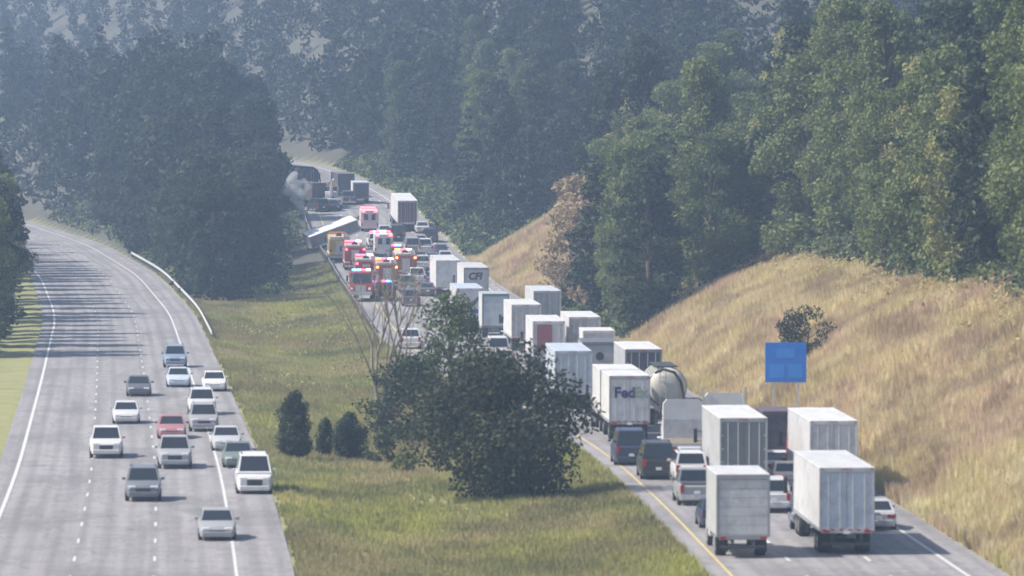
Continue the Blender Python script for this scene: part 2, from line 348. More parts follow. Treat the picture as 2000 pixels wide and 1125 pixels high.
def tractor(root, y0, sleeper=True, stacks=False, tank=True):
    """tractor from y0 (rear of frame) to y0+7.4, parts put straight under root"""
    part(MB().box(-.45, .45, y0, y0+7.0, .62, .9).box(-1.0, 1.0, y0+.9, y0+1.0, .5, .7).box(-1., 1., y0+2.25, y0+2.35, .5, .7), 'chassis', DARKM, root)
    for y in (y0+.95, y0+2.3):
        for x in (-.92, .92): wheel(root, x, y, .52, .55)
    for x in (-1.02, 1.02): wheel(root, x, y0+6.1, .52, .3)
    c0 = y0+(2.9 if sleeper else 3.6); c1 = y0+5.2; top = 3.55 if sleeper else 2.9
    sec = lambda y, z1, wt: [(-1.15, y, .95), (1.15, y, .95), (1.2, y, 1.8), (wt, y, z1-.25), (wt-.22, y, z1), (-wt+.22, y, z1), (-wt, y, z1-.25), (-1.2, y, 1.8)]
    part(MB().loft([sec(c0, top, 1.18), sec(c1-1.1, top-.05, 1.16), sec(c1-.55, 2.75, 1.1), sec(c1, 1.95, 1.05)]), 'cab', PAINT, root, 30, 'cab')
    part(MB().loft([[(-.95, y, .75), (.95, y, .75), (w_, y, zt-.25), (w_-.25, y, zt), (-w_+.25, y, zt), (-w_, y, zt-.25)] for y, w_, zt in ((c1, 1.05, 1.85), (c1+1.2, .98, 1.75), (c1+1.75, .85, 1.55))]), 'hood', PAINT, root, 30, 'cab')
    part(MB().box(-1.18, 1.18, c1+1.7, c1+1.95, .42, .78, .05), 'bumper', CHROME, root)
    part(MB().box(-.6, .6, c1+1.76, c1+1.80, .8, 1.5), 'grille', CHROME, root)
    part(MB().quad((1.03, c1-.50, 2.66), (-1.03, c1-.50, 2.66), (-1.0, c1-.04, 2.02), (1.0, c1-.04, 2.02), .02), 'windshield', GLASS, root)
    for s in (-1, 1):
        part(MB().box(s*1.13-.06, s*1.13+.07, c1-1.5, c1-.75, 1.9, 2.6), 'side_window', GLASS, root)
        part(MB().box(s*.86-.14, s*.86+.14, c1+1.66, c1+1.78, 1.0, 1.25), 'headlight', HEAD, root)
        part(MB().box(s*1.5-.1, s*1.5+.1, c1-.45, c1-.35, 1.85, 2.65).cyl((s*1.18, c1-.4, 2.5), (s*1.5, c1-.4, 2.5), .025).cyl((s*1.18, c1-.4, 1.95), (s*1.5, c1-.4, 1.95), .025), 'mirror', DARKM, root)
        part(MB().box(s*1.2-.14, s*1.2+.14, y0+5.5, y0+6.7, 1.06, 1.14, .02), 'fender', PAINT, root, None, 'cab')
        if tank: part(MB().cyl((s*.95, y0+3.1, .72), (s*.95, y0+4.7, .72), .33, n=14), 'fuel_tank', CHROME, root, 40)
        if stacks: part(MB().cyl((s*1.28, c0-.12, .9), (s*1.28, c0-.12, top+.35), .085, n=10).cyl((s*1.28, c0-.12, 1.7), (s*1.28, c0-.12, 2.9), .13, n=10), 'exhaust_stack', CHROME, root, 40)
def trailer(root, y0, ln, h=4.1, z0=1.15, w_=1.3, tandem=True, rear=True):
    c = .035
    part(MB().box(-w_+.02, w_-.02, y0+.06, y0+ln, z0, h-.06, .03), 'trailer_body', PANEL, root, None, 'body')
    part(MB().box(-w_, w_, y0, y0+ln+.01, h-.10, h, .03), 'roof', PANEL, root, None, 'roof')
    for s in (-1, 1):
        part(MB().box(s*w_-.015 if s > 0 else s*w_-.008, s*w_+.008 if s > 0 else s*w_+.015, y0+.3, y0+ln-.05, z0-.05, z0+.14), 'side_rail', ALU, root)
    # rear frame and two doors
    part(MB().box(-w_, -w_+.11, y0-.03, y0+.09, z0-.03, h-.02, .015).box(w_-.11, w_, y0-.03, y0+.09, z0-.03, h-.02, .015).box(-w_+.11, w_-.11, y0-.03, y0+.09, h-.24, h-.02, .015).box(-w_+.11, w_-.11, y0-.03, y0+.09, z0-.13, z0+.10, .015), 'rear_frame', PANEL, root, None, 'frame')
    for s in (-1, 1):
        d = part(MB().box(min(s*.012, s*(w_-.12)), max(s*.012, s*(w_-.12)), y0+.0, y0+.055, z0+.11, h-.25, .01), 'trailer_door', PANEL, root, None, 'door')
        for q in (.3, .85):
            part(MB().cyl((s*q, y0-.02, z0+.13), (s*q, y0-.02, h-.27), .022, n=6), 'lock_rod', ALU, d)
        hb = MB()
        for zz in (z0+.5, z0+1.2, h-1.0): hb.box(s*(w_-.15)-.05, s*(w_-.15)+.05, y0-.02, y0+.02, zz, zz+.07)
        part(hb, 'hinge', ALU, d)['kind'] = 'stuff'
        part(MB().box(s*(w_-.32)-.16, s*(w_-.32)+.16, y0-.055, y0-.03, z0-.10, z0+.02), 'tail_light', TAIL, root)
        part(MB().box(s*.88-.3, s*.88+.3, y0+1.05, y0+1.07, .25, z0-.05), 'mud_flap', TYRE, root)
    tp = MB()
    for k in range(6): tp.box(-w_+.14+k*.4, -w_+.34+k*.4, y0-.036, y0-.031, z0+.0, z0+.06)
    part(tp, 'reflective_tape', TAIL, root)['kind'] = 'stuff'
    part(MB().box(-.16, .16, y0-.05, y0-.03, z0-.16, z0-.03), 'licence_plate', PLATE, root)
    mk = MB()
    for k in (-1.15, -.16, 0, .16, 1.15): mk.box(k-.04, k+.04, y0-.05, y0-.03, h-.12, h-.06)
    part(mk, 'marker_light', TAIL, root)['kind'] = 'stuff'
    part(MB().box(-1.15, 1.15, y0-.02, y0+.08, .45, .57).box(-.75, -.65, y0, y0+.08, .55, z0-.1).box(.65, .75, y0, y0+.08, .55, z0-.1), 'underride_guard', DARKM, root)
    part(MB().box(-.55, -.45, y0+.2, y0+ln-.1, z0-.22, z0-.02).box(.45, .55, y0+.2, y0+ln-.1, z0-.22, z0-.02), 'frame_rail', DARKM, root)
    for y in ((y0+1.9, y0+3.15) if tandem else (y0+1.7,)):
        for x in (-.95, .95): wheel(root, x, y, .5, .56)
        part(MB().cyl((-.9, y, .5), (.9, y, .5), .07, n=8), 'axle', DARKM, root)
    if tandem:
        for s in (-1, 1): part(MB().box(s*.85-.07, s*.85+.07, y0+ln-3.1, y0+ln-2.95, .3, z0), 'landing_leg', DARKM, root)
def text(parent, s, size, loc, mat, bold=0.02, shear=0., rot=None, name='lettering'):
    c = bpy.data.curves.new(name, 'FONT'); c.body = s; c.size = size; c.extrude = .006; c.offset = bold; c.shear = shear; c.align_x = 'LEFT'; c.resolution_u = 3
    c.materials.append(mat); tmp = link(name, c); dg = bpy.context.evaluated_depsgraph_get(); me = bpy.data.meshes.new_from_object(tmp.evaluated_get(dg)); bpy.data.objects.remove(tmp)
    if not len(me.materials): me.materials.append(mat)
    o = link(name, me, parent); o.location = loc; o.rotation_euler = rot or (R(90), 0, 0); return o

def make_semi(ln=14.6, h=4.1):
    r = empty('semi_truck'); trailer(r, 0, ln, h); tractor(r, ln-2.6); return r
def make_double():
    r = empty('semi_truck'); trailer(r, 0, 8.5, tandem=False); trailer(r, 9.4, 8.5, tandem=False); tractor(r, 9.4+8.5-2.6, sleeper=False)
    part(MB().box(-.12, .12, 6.5, 9.6, .75, .9).box(-.4, .4, 6.2, 8.2, .7, .95), 'dolly', DARKM, r)
    for x in (-.95, .95): wheel(r, x, 7.2, .5, .56)
    return r
def van_cab(root, y, w_=1.05, zt=2.35):
    """short van style cab from y to y+2.6"""
    part(MB().loft([[(-w_, q, .55), (w_, q, .55), (w_+.02, q, 1.2), (wt, q, z-.15), (wt-.15, q, z), (-wt+.15, q, z), (-wt, q, z-.15), (-w_-.02, q, 1.2)] for q, wt, z in ((y, w_-.05, zt), (y+.75, w_-.07, zt-.04), (y+1.45, w_-.12, 1.45), (y+2.35, w_-.1, 1.22), (y+2.6, w_-.22, .95))]), 'cab', PAINT, root, 30, 'cab')
    part(MB().quad((w_-.18, y+.82, zt-.12), (-w_+.18, y+.82, zt-.12), (-w_+.2, y+1.42, 1.54), (w_-.2, y+1.42, 1.54), .03), 'windshield', GLASS, root)
    part(MB().box(-w_+.1, w_-.1, y+2.5, y+2.68, .42, .68, .04), 'bumper', DARKM, root)
    part(MB().box(-.5, .5, y+2.55, y+2.62, .7, .98), 'grille', DARKM, root)
    for s in (-1, 1):
        part(MB().box(s*(w_-.02)-.03, s*(w_-.02)+.03, y+.1, y+.85, 1.35, 2.0), 'side_window', GLASS, root)
        part(MB().box(s*(w_-.27)-.13, s*(w_-.27)+.13, y+2.52, y+2.6, .78, .98), 'headlight', HEAD, root)
        part(MB().box(s*(w_+.18)-.1, s*(w_+.18)+.1, y+.95, y+1.05, 1.35, 1.75).box(min(s*w_, s*(w_+.1)), max(s*w_, s*(w_+.1)), y+.98, y+1.02, 1.45, 1.5), 'mirror', DARKM, root)
def make_box_truck(ln=7.0, h=3.9, z0=1.0, w_=1.25):
    r = empty('box_truck')
    part(MB().box(-w_+.02, w_-.02, .06, ln, z0, h-.06, .03), 'cargo_box', PANEL, r, None, 'body')
    part(MB().box(-w_, w_, 0, ln+.01, h-.1, h, .03), 'roof', PANEL, r, None, 'roof')
    part(MB().box(-w_, -w_+.13, -.03, .09, z0-.03, h-.02, .015).box(w_-.13, w_, -.03, .09, z0-.03, h-.02, .015).box(-w_+.13, w_-.13, -.03, .09, h-.26, h-.02, .015).box(-w_+.13, w_-.13, -.03, .09, z0-.15, z0+.08, .015), 'rear_frame', PANEL, r, None, 'frame')
    d = MB(); n = 6; a, b = z0+.09, h-.27
    for k in range(n): d.box(-w_+.14, w_-.14, .01, .05, a+(b-a)*k/n+.012, a+(b-a)*(k+1)/n, .008)
    part(d, 'roller_door', PANEL, r, None, 'door')
    part(MB().box(-1.0, 1.0, -.25, .05, .48, .58).box(-.5, -.42, 0, ln+2.0, .68, .9).box(.42, .5, 0, ln+2.0, .68, .9), 'chassis', DARKM, r)
    for s in (-1, 1):
        part(MB().box(s*(w_-.3)-.14, s*(w_-.3)+.14, -.055, -.03, z0-.12, z0+.0), 'tail_light', TAIL, r)
        wheel(r, s*.92, 1.9, .45, .5); wheel(r, s*.95, ln+1.6, .45, .26)
        part(MB().box(s*.9-.28, s*.9+.28, 1.05, 1.07, .22, z0-.1), 'mud_flap', TYRE, r)
    van_cab(r, ln+.08); return r
def make_flatbed(ln=9.0, stacks=True):
    r = empty('flatbed_truck')
    dk = part(MB().box(-1.25, 1.25, 0, ln, 1.05, 1.2, .02).box(-.5, -.4, 0, ln+1, .7, 1.04).box(.4, .5, 0, ln+1, .7, 1.04), 'deck', DARKM, r)
    for k in range(7): part(MB().box(-1.2, 1.2, .05+k*ln/7, (k+1)*ln/7-.05, 1.2, 1.235), 'deck_plank', POSTW, dk)
    part(MB().box(-1.25, 1.25, -.05, .05, .85, 1.2, .01), 'rear_bumper', ALU, r)
    part(MB().box(-1.2, 1.2, ln-.05, ln+.05, 1.2, 2.4, .02), 'headboard', ALU, r)
    for s in (-1, 1):
        part(MB().box(s*.95-.14, s*.95+.14, -.075, -.05, .92, 1.06), 'tail_light', TAIL, r)
        for y in (1.5, 2.75): wheel(r, s*.95, y, .5, .56)
        part(MB().box(s*.9-.3, s*.9+.3, .6, .62, .25, .95), 'mud_flap', TYRE, r)
    tractor(r, ln-2.7, True, stacks); return r
def make_tanker():
    r = empty('tanker_truck'); ln = 8.0
    n = 18; secs = []
    for y, k in ((-.02, .0), (.0, .55), (.1, .82), (.32, 1.0), (ln-.3, 1.0), (ln-.05, .8), (ln, .5)):
        secs.append([(1.25*k*math.cos(2*math.pi*i/n), y, 2.55+1.3*k*math.sin(2*math.pi*i/n)) for i in range(n)])
    part(MB().loft(secs), 'tank', PAINT, r, 45, 'body')
    for y in (.45, 2.2, 4.0, 5.8, 7.5):
        part(MB().loft([[(1.3*math.cos(2*math.pi*i/n), q, 2.55+1.35*math.sin(2*math.pi*i/n)) for i in range(n)] for q in (y, y+.12)]), 'tank_band', DARKM, r, 45)
    hose = MB().tube([(-.9, -.14, 3.5), (-.3, -.2, 3.75), (.4, -.2, 3.55), (.85, -.2, 2.9), (1.02, -.16, 2.0), (1.0, -.1, 1.2)], [.09]*6, 8)
    part(hose, 'hose', TYRE, r, 50)
    ld = MB().cyl((-.55, -.14, .8), (-.55, -.14, 3.9), .03, n=6).cyl((-.15, -.14, .8), (-.15, -.14, 3.9), .03, n=6)
    for k in range(9): ld.cyl((-.55, -.14, 1.0+k*.32), (-.15, -.14, 1.0+k*.32), .02, n=6)
    part(ld, 'ladder', ALU, r)
    part(MB().box(-.7, .7, 1, 7.6, 3.84, 3.94, .02), 'walkway', DARKM, r)
    part(MB().box(-1.2, 1.2, -.2, .0, .6, .85, .02).box(-.5, .5, 0, ln, .85, 1.35), 'frame', DARKM, r)
    for s in (-1, 1):
        part(MB().box(s*.95-.14, s*.95+.14, -.225, -.2, .65, .8), 'tail_light', TAIL, r)
        for y in (1.2, 2.45): wheel(r, s*.95, y, .5, .56)
        part(MB().box(s*1.1-.22, s*1.1+.22, .5, 3.2, 1.12, 1.2, .02), 'fender', ALU, r)
    tractor(r, ln-2.6, False); return r

CARS = {  # length, half width, belt z, roof z, (rear of roof base, roof rear, roof front, windscreen base), bonnet z at nose
    'sedan': (4.7, .90, .92, 1.44, (.75, 1.45, 2.75, 3.55), .72, .31, .62),
    'suv': (4.7, .95, 1.08, 1.78, (.12, .42, 3.0, 3.65), .92, .36, .75),
    'pickup': (5.6, .98, 1.12, 1.85, (2.1, 2.3, 3.55, 4.25), 1.0, .38, .8),
    'van': (5.2, .99, 1.18, 2.08, (.08, .22, 3.6, 4.45), 1.0, .36, .7),
}
def make_car(kind, lit=False):
    ln, hw, zb, zt, (g0, g1, g2, g3), zn, wr, sill = CARS[kind]
    r = empty({'sedan': 'car', 'suv': 'suv', 'pickup': 'pickup_truck', 'van': 'van'}[kind])
    g = .2 if kind in ('sedan', 'van') else .28
    def sec(y, w_, zz): return [(-w_*.92, y, g), (w_*.92, y, g), (w_, y, g+.22), (w_, y, zz-.16), (w_*.95, y, zz-.03), (w_*.8, y, zz), (-w_*.8, y, zz), (-w_*.95, y, zz-.03), (-w_, y, zz-.16), (-w_, y, g+.22)]
    deck = zb-.02
    st = [(0.0, hw*.86, deck-.1), (.08, hw*.95, deck-.02), (.5, hw, zb), (g3-.1, hw, zb), (g3+.15, hw, zb-.02), (ln-.6, hw*.97, zn+.06), (ln-.12, hw*.9, zn-.03), (ln, hw*.78, zn-.16)]
    part(MB().loft([sec(*q) for q in st]), 'body', PAINT, r, 35, 'body')
    wt = hw*.76; wb = hw*.93
    a = [(-wb, g0, zb-.02), (wb, g0, zb-.02), (wb, g3, zb-.02), (-wb, g3, zb-.02)]
    b = [(-wt, g1, zt-.05), (wt, g1, zt-.05), (wt, g2, zt-.05), (-wt, g2, zt-.05)]
    c_ = [(-wt+.1, g1+.1, zt), (wt-.1, g1+.1, zt), (wt-.1, g2-.12, zt), (-wt+.1, g2-.12, zt)]
    part(MB().loft([a, b, c_]), 'cabin', PAINT, r, 25, 'body')
    def lerp(p, q, k): return Vector(p)+(Vector(q)-Vector(p))*k
    def pane(name, p0, p1, q1, q0, lo=.12, hi=.93, ix=.07, par=r, e=.004):
        L0, L1 = lerp(p0, q0, lo), lerp(p1, q1, lo); H0, H1 = lerp(p0, q0, hi), lerp(p1, q1, hi)
        A0, A1, B0, B1 = lerp(L0, L1, ix), lerp(L0, L1, 1-ix), lerp(H0, H1, ix), lerp(H0, H1, 1-ix)
        n = (A1-A0).cross(B0-A0).normalized()*e
        return part(MB().quad(A0+n, A1+n, B1+n, B0+n, .008), name, GLASS, par)
    pane('rear_window', a[0], a[1], b[1], b[0]); pane('windshield', a[2], a[3], b[3], b[2], .06, .95, .05)
    def sub(p0, p1, q1, q0, k0, k1): return lerp(p0, p1, k0), lerp(p0, p1, k1), lerp(q0, q1, k1), lerp(q0, q1, k0)
    for (p0, p1, q1, q0) in ((a[1], a[2], b[2], b[1]), (a[3], a[0], b[0], b[3])):
        ks = ((.04, .5), (.52, .96)) if kind != 'pickup' else ((.05, .48), (.52, .95))
        for k0, k1 in ks: pane('side_window', *sub(p0, p1, q1, q0, k0, k1), .1, .92, .05)
    for s in (-1, 1):
        wheel(r, s*(hw-.1), .88, wr, .22); wheel(r, s*(hw-.1), ln-.92, wr, .22)
        if kind == 'sedan': part(MB().box(s*hw*.68-.2, s*hw*.68+.2, -.015, .1, zb-.30, zb-.13, .02), 'tail_light', BRAKE if lit else TAIL, r)
        else: part(MB().box(s*hw*.8-.1, s*hw*.8+.1, -.015, .1, zb-.42, zb-.02, .02), 'tail_light', BRAKE if lit else TAIL, r)
        part(MB().box(s*hw*.62-.2, s*hw*.62+.2, ln-.16, ln-.005, zn-.22, zn-.06, .03), 'headlight', HEAD, r)
        part(MB().box(s*(hw+.09)-.1, s*(hw+.09)+.1, g3-.45, g3-.33, zb+.02, zb+.17, .03), 'mirror', PAINT, r, None, 'body')
    part(MB().box(-hw*.86, hw*.86, -.06, .12, g+.05, g+.32, .04), 'rear_bumper', PAINT if kind != 'pickup' else CHROME, r, None, 'body')
    part(MB().box(-hw*.82, hw*.82, ln-.1, ln+.05, g+.02, g+.26, .04), 'front_bumper', PAINT, r, None, 'body')
    part(MB().box(-hw*.42, hw*.42, ln-.05, ln+.02, g+.28, zn-.2, .02), 'grille', DARKM, r)
    part(MB().box(-.16, .16, -.085, -.06, g+.36, g+.52), 'licence_plate', PLATE, r)
    if kind == 'pickup': part(MB().box(-hw*.8, hw*.8, .12, g0-.1, zb-.005, zb+.012), 'bed_liner', DARKM, r)
    if kind in ('suv', 'van'):
        for s in (-1, 1): part(MB().box(s*wt*.9-.02, s*wt*.9+.02, g1+.2, g2-.3, zt+.02, zt+.06), 'roof_rail', DARKM, r)
    return r
def make_police():
    r = make_car('suv'); light_bar(r, 1.7, 1.78, .6, [BEACON_R, BEACON_B, BEACON_B]); return r
def light_bar(root, y, z, w_, mats):
    b = part(MB().box(-w_, w_, y-.14, y+.14, z, z+.05), 'light_bar', DARKM, root); k = len(mats)
    for i, m_ in enumerate(mats):
        x0 = -w_+2*w_*i/k; part(MB().box(x0+.02, x0+2*w_/k-.02, y-.13, y+.13, z+.05, z+.22, .03), 'beacon', m_, b)
def make_fire_engine(mats):
    r = empty('fire_engine'); w_ = 1.24; ln = 6.0
    part(MB().box(-w_, w_, .25, ln-.05, .65, 2.75, .04), 'body', PAINT, r, None, 'body')
    part(MB().box(-w_+.1, w_-.1, .3, ln-.2, 2.75, 2.98, .03), 'hose_bed', PANEL, r, None, 'roof')
    cabs = [(ln, w_, 3.0), (ln+1.7, w_, 3.0), (ln+2.1, w_-.04, 2.9), (ln+2.3, w_-.08, 1.6), (ln+2.35, w_-.1, .7)]
    part(MB().loft([[(-a, q, .55), (a, q, .55), (a, q, z-.14), (a-.14, q, z), (-a+.14, q, z), (-a, q, z-.14)] for q, a, z in cabs]), 'cab', PAINT, r, 30, 'cab')
    part(MB().quad((1.08, ln+2.13, 2.72), (-1.08, ln+2.13, 2.72), (-1.08, ln+2.3, 1.72), (1.08, ln+2.3, 1.72), .03), 'windshield', GLASS, r)
    part(MB().box(-1.2, 1.2, ln+2.3, ln+2.75, .42, .8, .05), 'front_bumper', CHROME, r)
    part(MB().box(-.55, .55, ln+2.34, ln+2.4, .85, 1.5), 'grille', CHROME, r)
    part(MB().box(-1.2, 1.2, -.15, .24, .45, .62, .02), 'tailboard', ALU, r)
    part(MB().box(-.5, .5, .1, ln+1.5, .5, .64), 'chassis', DARKM, r)
    part(MB().box(-.45, .45, .2, .255, .8, 2.4), 'rear_shutter', ALU, r)
    for k in range(3): part(MB().box(-w_-.012, w_+.012, .5+k*1.75, 2.0+k*1.75, 1.2, 2.5), 'side_shutter', ALU, r)
    part(MB().box(-w_-.02, w_+.02, .2, ln-.04, .92, 1.08), 'stripe', REFLECT, r)
    ld = MB()
    for x in (.55, 1.0): ld.box(x-.03, x+.03, .1, ln-.5, 3.05, 3.15)
    for k in range(14): ld.box(.58, .97, .2+k*.38, .24+k*.38, 3.08, 3.12)
    for y in (.5, 4.8): ld.box(.55, 1.0, y, y+.06, 2.9, 3.06)
    part(ld, 'ladder', ALU, r)
    reel = [[(.36*math.cos(2*math.pi*i/14)*1, q, 3.0+.0+.36*math.sin(2*math.pi*i/14)) for i in range(14)] for q in (2.0, 2.5)]
    part(MB().loft(reel), 'hose_reel', DARKM, r, 40)
    for s in (-1, 1):
        wheel(r, s*.98, 1.9, .5, .5); wheel(r, s*1.05, ln+1.15, .5, .3)
        part(MB().box(s*w_-.02, s*w_+.02, ln+.9, ln+1.7, 1.8, 2.6), 'side_window', GLASS, r)
        part(MB().box(s*w_-.02, s*w_+.02, ln+.1, ln+.7, 1.8, 2.6), 'side_window', GLASS, r)
        part(MB().box(s*.95-.14, s*.95+.14, ln+2.3, ln+2.4, 1.0, 1.25), 'headlight', HEAD, r)
        part(MB().box(s*1.05-.1, s*1.05+.1, .2, .26, 1.2, 1.5), 'tail_light', TAIL, r)
        part(MB().box(s*1.05-.12, s*1.05+.12, .18, .26, 2.4, 2.62), 'beacon', mats[0], r)
        part(MB().box(s*1.45-.1, s*1.45+.1, ln+2.1, ln+2.2, 1.9, 2.5).box(min(s*1.15, s*1.4), max(s*1.15, s*1.4), ln+2.12, ln+2.18, 2.4, 2.46), 'mirror', DARKM, r)
    light_bar(r, ln+1.6, 3.0, 1.0, mats); return r
def make_ambulance(mats):
    r = empty('ambulance'); w_ = 1.15
    part(MB().box(-w_, w_, 0.0, 4.1, .6, 2.78, .06), 'module', PAINT, r, None, 'body')
    for s in (-1, 1):
        d = part(MB().box(min(s*.02, s*.95), max(s*.02, s*.95), -.04, .005, .75, 2.5, .01), 'rear_door', PAINT, r, None, 'body')
        part(MB().box(s*.48-.25, s*.48+.25, -.06, -.035, 1.55, 2.3), 'window', GLASS, d)
        part(MB().box(s*.12-.03, s*.12+.03, -.08, -.035, 1.3, 1.5), 'handle', CHROME, d)
        part(MB().box(s*1.03-.09, s*1.03+.09, -.03, .02, .75, 1.15), 'tail_light', TAIL, r)
        part(MB().box(s*.8-.2, s*.8+.2, -.03, .02, 2.56, 2.72), 'beacon', mats[0], r)
        part(MB().box(s*w_-.02, s*w_+.02, .2, 3.9, 1.35, 1.55), 'stripe', AMBER, r)
        wheel(r, s*.9, 1.2, .4, .45); wheel(r, s*.9, 5.6, .4, .24)
    part(MB().box(-1.1, 1.1, -.3, 0, .45, .58, .02).box(-.5, .5, 0, 6, .45, .6), 'step_bumper', ALU, r)
    light_bar(r, 3.9, 2.78, .95, mats); van_cab(r, 4.12, 1.0, 2.25); return r
def make_tow_truck():
    r = empty('tow_truck')
    part(MB().box(-1.2, 1.2, .3, 5.0, .95, 1.35, .03), 'bed', PAINT, r, None, 'body')
    part(MB().box(-.45, .45, 0, 6.6, .6, .94), 'chassis', DARKM, r)
    part(MB().tube([(0, 3.8, 1.35), (0, 2.2, 3.0), (0, -.3, 4.1)], [.28, .24, .17], 8).box(-.8, .8, 3.4, 4.3, 1.35, 2.2, .03), 'boom', PAINT, r, 30, 'boom')
    part(MB().cyl((0, -.2, 4.0), (0, -.2, 1.7), .03, n=6).box(-.1, .1, -.3, -.1, 1.5, 1.75), 'hook', DARKM, r)
    part(MB().box(-1.2, 1.2, .1, .3, .6, 1.3, .02), 'tailboard', ALU, r)
    for s in (-1, 1):
        for y in (1.3, 2.5): wheel(r, s*.93, y, .5, .54)
        wheel(r, s*.97, 6.9, .5, .28)
        part(MB().box(s*.95-.14, s*.95+.14, .07, .1, 1.0, 1.2), 'tail_light', TAIL, r)
    light_bar(r, 5.2, 2.95, .8, [AMBER]*3)
    sec = lambda q, a, z: [(-a, q, .75), (a, q, .75), (a, q, z-.15), (a-.15, q, z), (-a+.15, q, z), (-a, q, z-.15)]
    part(MB().loft([sec(5.05, 1.15, 2.93), sec(6.3, 1.13, 2.9), sec(6.7, 1.1, 1.9), sec(7.9, .95, 1.65), sec(8.1, .85, 1.2)]), 'cab', PAINT, r, 30, 'cab')
    part(MB().box(-.9, .9, 5.0, 5.05, 2.05, 2.7), 'rear_window', GLASS, r)
    part(MB().quad((1.0, 6.36, 2.78), (-1.0, 6.36, 2.78), (-1.0, 6.68, 2.02), (1.0, 6.68, 2.02), .03), 'windshield', GLASS, r)
    part(MB().box(-1.1, 1.1, 8.0, 8.25, .45, .8, .04), 'front_bumper', CHROME, r)
    return r

def PX_(px, d): return (px-1000)*d/F
# ------------------------------------------------------------------ placing vehicles
_proto = {}
def get(key, fn):
    if key not in _proto: _proto[key] = fn(); return _proto[key]
    return copy_tree(_proto[key])
def colour(o, cols):
    ro = o.get('role')
    if ro: o.color = (*cols.get(ro, cols.get('body', (.7, .7, .7))), 1)
    for ch in o.children: colour(ch, cols)
WHITE = (.60, .60, .61); OFFW = (.54, .54, .56); GREY = (.30, .30, .32); SILVER = (.42, .43, .45); DGREY = (.10, .10, .115); BLACK = (.025, .026, .03); NAVY = (.035, .045, .09); RED = (.38, .03, .035); MAROON = (.13, .05, .055)
BLUEW = (.44, .50, .59); BLUE = (.10, .17, .30); TEAL = (.36, .42, .43); YEL = (.52, .36, .08)
def place(key, fn, px, d, label, cat, group, cols, oncoming=False, yaw=0., zoff=0.):
    o = get(key, fn); x = (px-1000)*d/F
    path, zf = (LR, zl) if oncoming else (A_, ZR_)
    hd = math.atan2(-(float(path(d+8))-float(path(d-2))), 10.)
    gr = math.atan2(float(zf(d+9))-float(zf(d-1)), 10.)
    o.location = (x, d, float(zf(d))+zoff)
    if oncoming: o.rotation_euler = (-gr, 0, hd+math.pi+yaw)
    else: o.rotation_euler = (gr, 0, hd+yaw)
    colour(o, cols); tag(o, label, cat, group); return o
SEMI = lambda: make_semi(); SHORT = lambda: make_box_truck()
GT = 'trucks standing in the queue'; GC = 'cars standing in the queue'; GE = 'emergency vehicles at the crash'; GO = 'oncoming cars on the left carriageway'; GW = 'vehicles at the far end of the queue'
def cols(body=WHITE, roof=None, frame=None, door=None, cab=WHITE, boom=None): return dict(body=body, roof=roof or WHITE, frame=frame or body, door=door or body, cab=cab, boom=boom or body)
# trucks, nearest first
place('semi', SEMI, 1453, 333, 'grey semi trailer with dark grey rear doors, left of the maroon box truck', 'truck', GT, cols(SILVER, (.6, .6, .61), (.34, .345, .36), (.17, .18, .195), DGREY))
fx = place('double', make_double, 1230, 387, 'white double trailer truck with FedEx lettering on its rear doors', 'truck', GT, cols(WHITE, WHITE, (.34, .34, .37), (.60, .60, .62), WHITE))
text(fx, 'Fed', .92, (-.98, -.05, 2.72), PURPLE, .03); text(fx, 'Ex', .92, (.22, -.05, 2.72), LETTER_GREY, .03)
place('semi', SEMI, 1629, 330, 'white semi trailer at the right edge of the road beside stopped cars', 'truck', GT, cols(OFFW, WHITE, OFFW, OFFW, RED))
place('maroon', lambda: make_box_truck(5.6, 3.35, .9, 1.2), 1530, 356, 'dark maroon box truck ahead of the small pale cars, right of the grey trailer', 'truck', GT, cols((.075, .05, .075), (.09, .06, .08), (.07, .045, .07), (.06, .05, .08), BLACK))
place('flat2', lambda: make_flatbed(9.0), 1437, 366, 'white flatbed truck with two tall chrome exhaust stacks beside its sleeper cab', 'truck', GT, cols(cab=WHITE))
place('flat1', lambda: make_flatbed(6.2, False), 1349, 360, 'white flatbed truck with a rounded sleeper cab, left of the one with exhaust stacks', 'truck', GT, cols(cab=WHITE))
place('tanker', make_tanker, 1305, 405, 'pale tanker truck with a thick dark hose curving over its rear end', 'truck', GT, cols((.58, .57, .52), cab=GREY))
place('semi', SEMI, 1257, 431, 'grey semi trailer with dark navy rear doors and bright white roof', 'truck', GT, cols(SILVER, WHITE, (.2, .2, .23), (.055, .06, .10), WHITE))
bw = place('semi', SEMI, 1120, 428, 'pale blue white semi trailer with plain double doors behind the leafy tree', 'truck', GT, cols(BLUEW, BLUEW, (.44, .48, .56), BLUEW, NAVY))
gd_ = place('greybox', lambda: make_box_truck(7.6, 4.05, 1.0, 1.28), 1172, 446, 'grey box truck with dark roof edge and round emblem on its rear', 'truck', GT, cols((.33, .34, .35), DGREY, (.16, .17, .18), (.36, .37, .38), GREY))
def disc(parent, x, z, r_, mat, y=-.06):
    o = MB().cyl((x, y, z), (x, y+.03, z), r_, n=18).build('emblem', mat, parent, 40); return o
disc(gd_, 0, 3.0, .3, BLACK_L); MB().box(-.5, .5, -.05, -.02, 2.05, 2.4, .01).build('emblem', BLACK_L, gd_)
place('short', SHORT, 1170, 474, 'white box truck with grey roller door, beyond the grey round emblem truck', 'truck', GT, cols(WHITE, WHITE, OFFW, (.5, .5, .52), WHITE))
place('semi', SEMI, 1142, 500, 'white semi trailer whose bright side shows right of the maroon door truck', 'truck', GT, cols(WHITE, WHITE, WHITE, OFFW, BLUE))
rd = place('semi', SEMI, 1072, 490, 'white semi trailer with a tall maroon panel on its rear door', 'truck', GT, cols(WHITE, WHITE, WHITE, OFFW, RED))
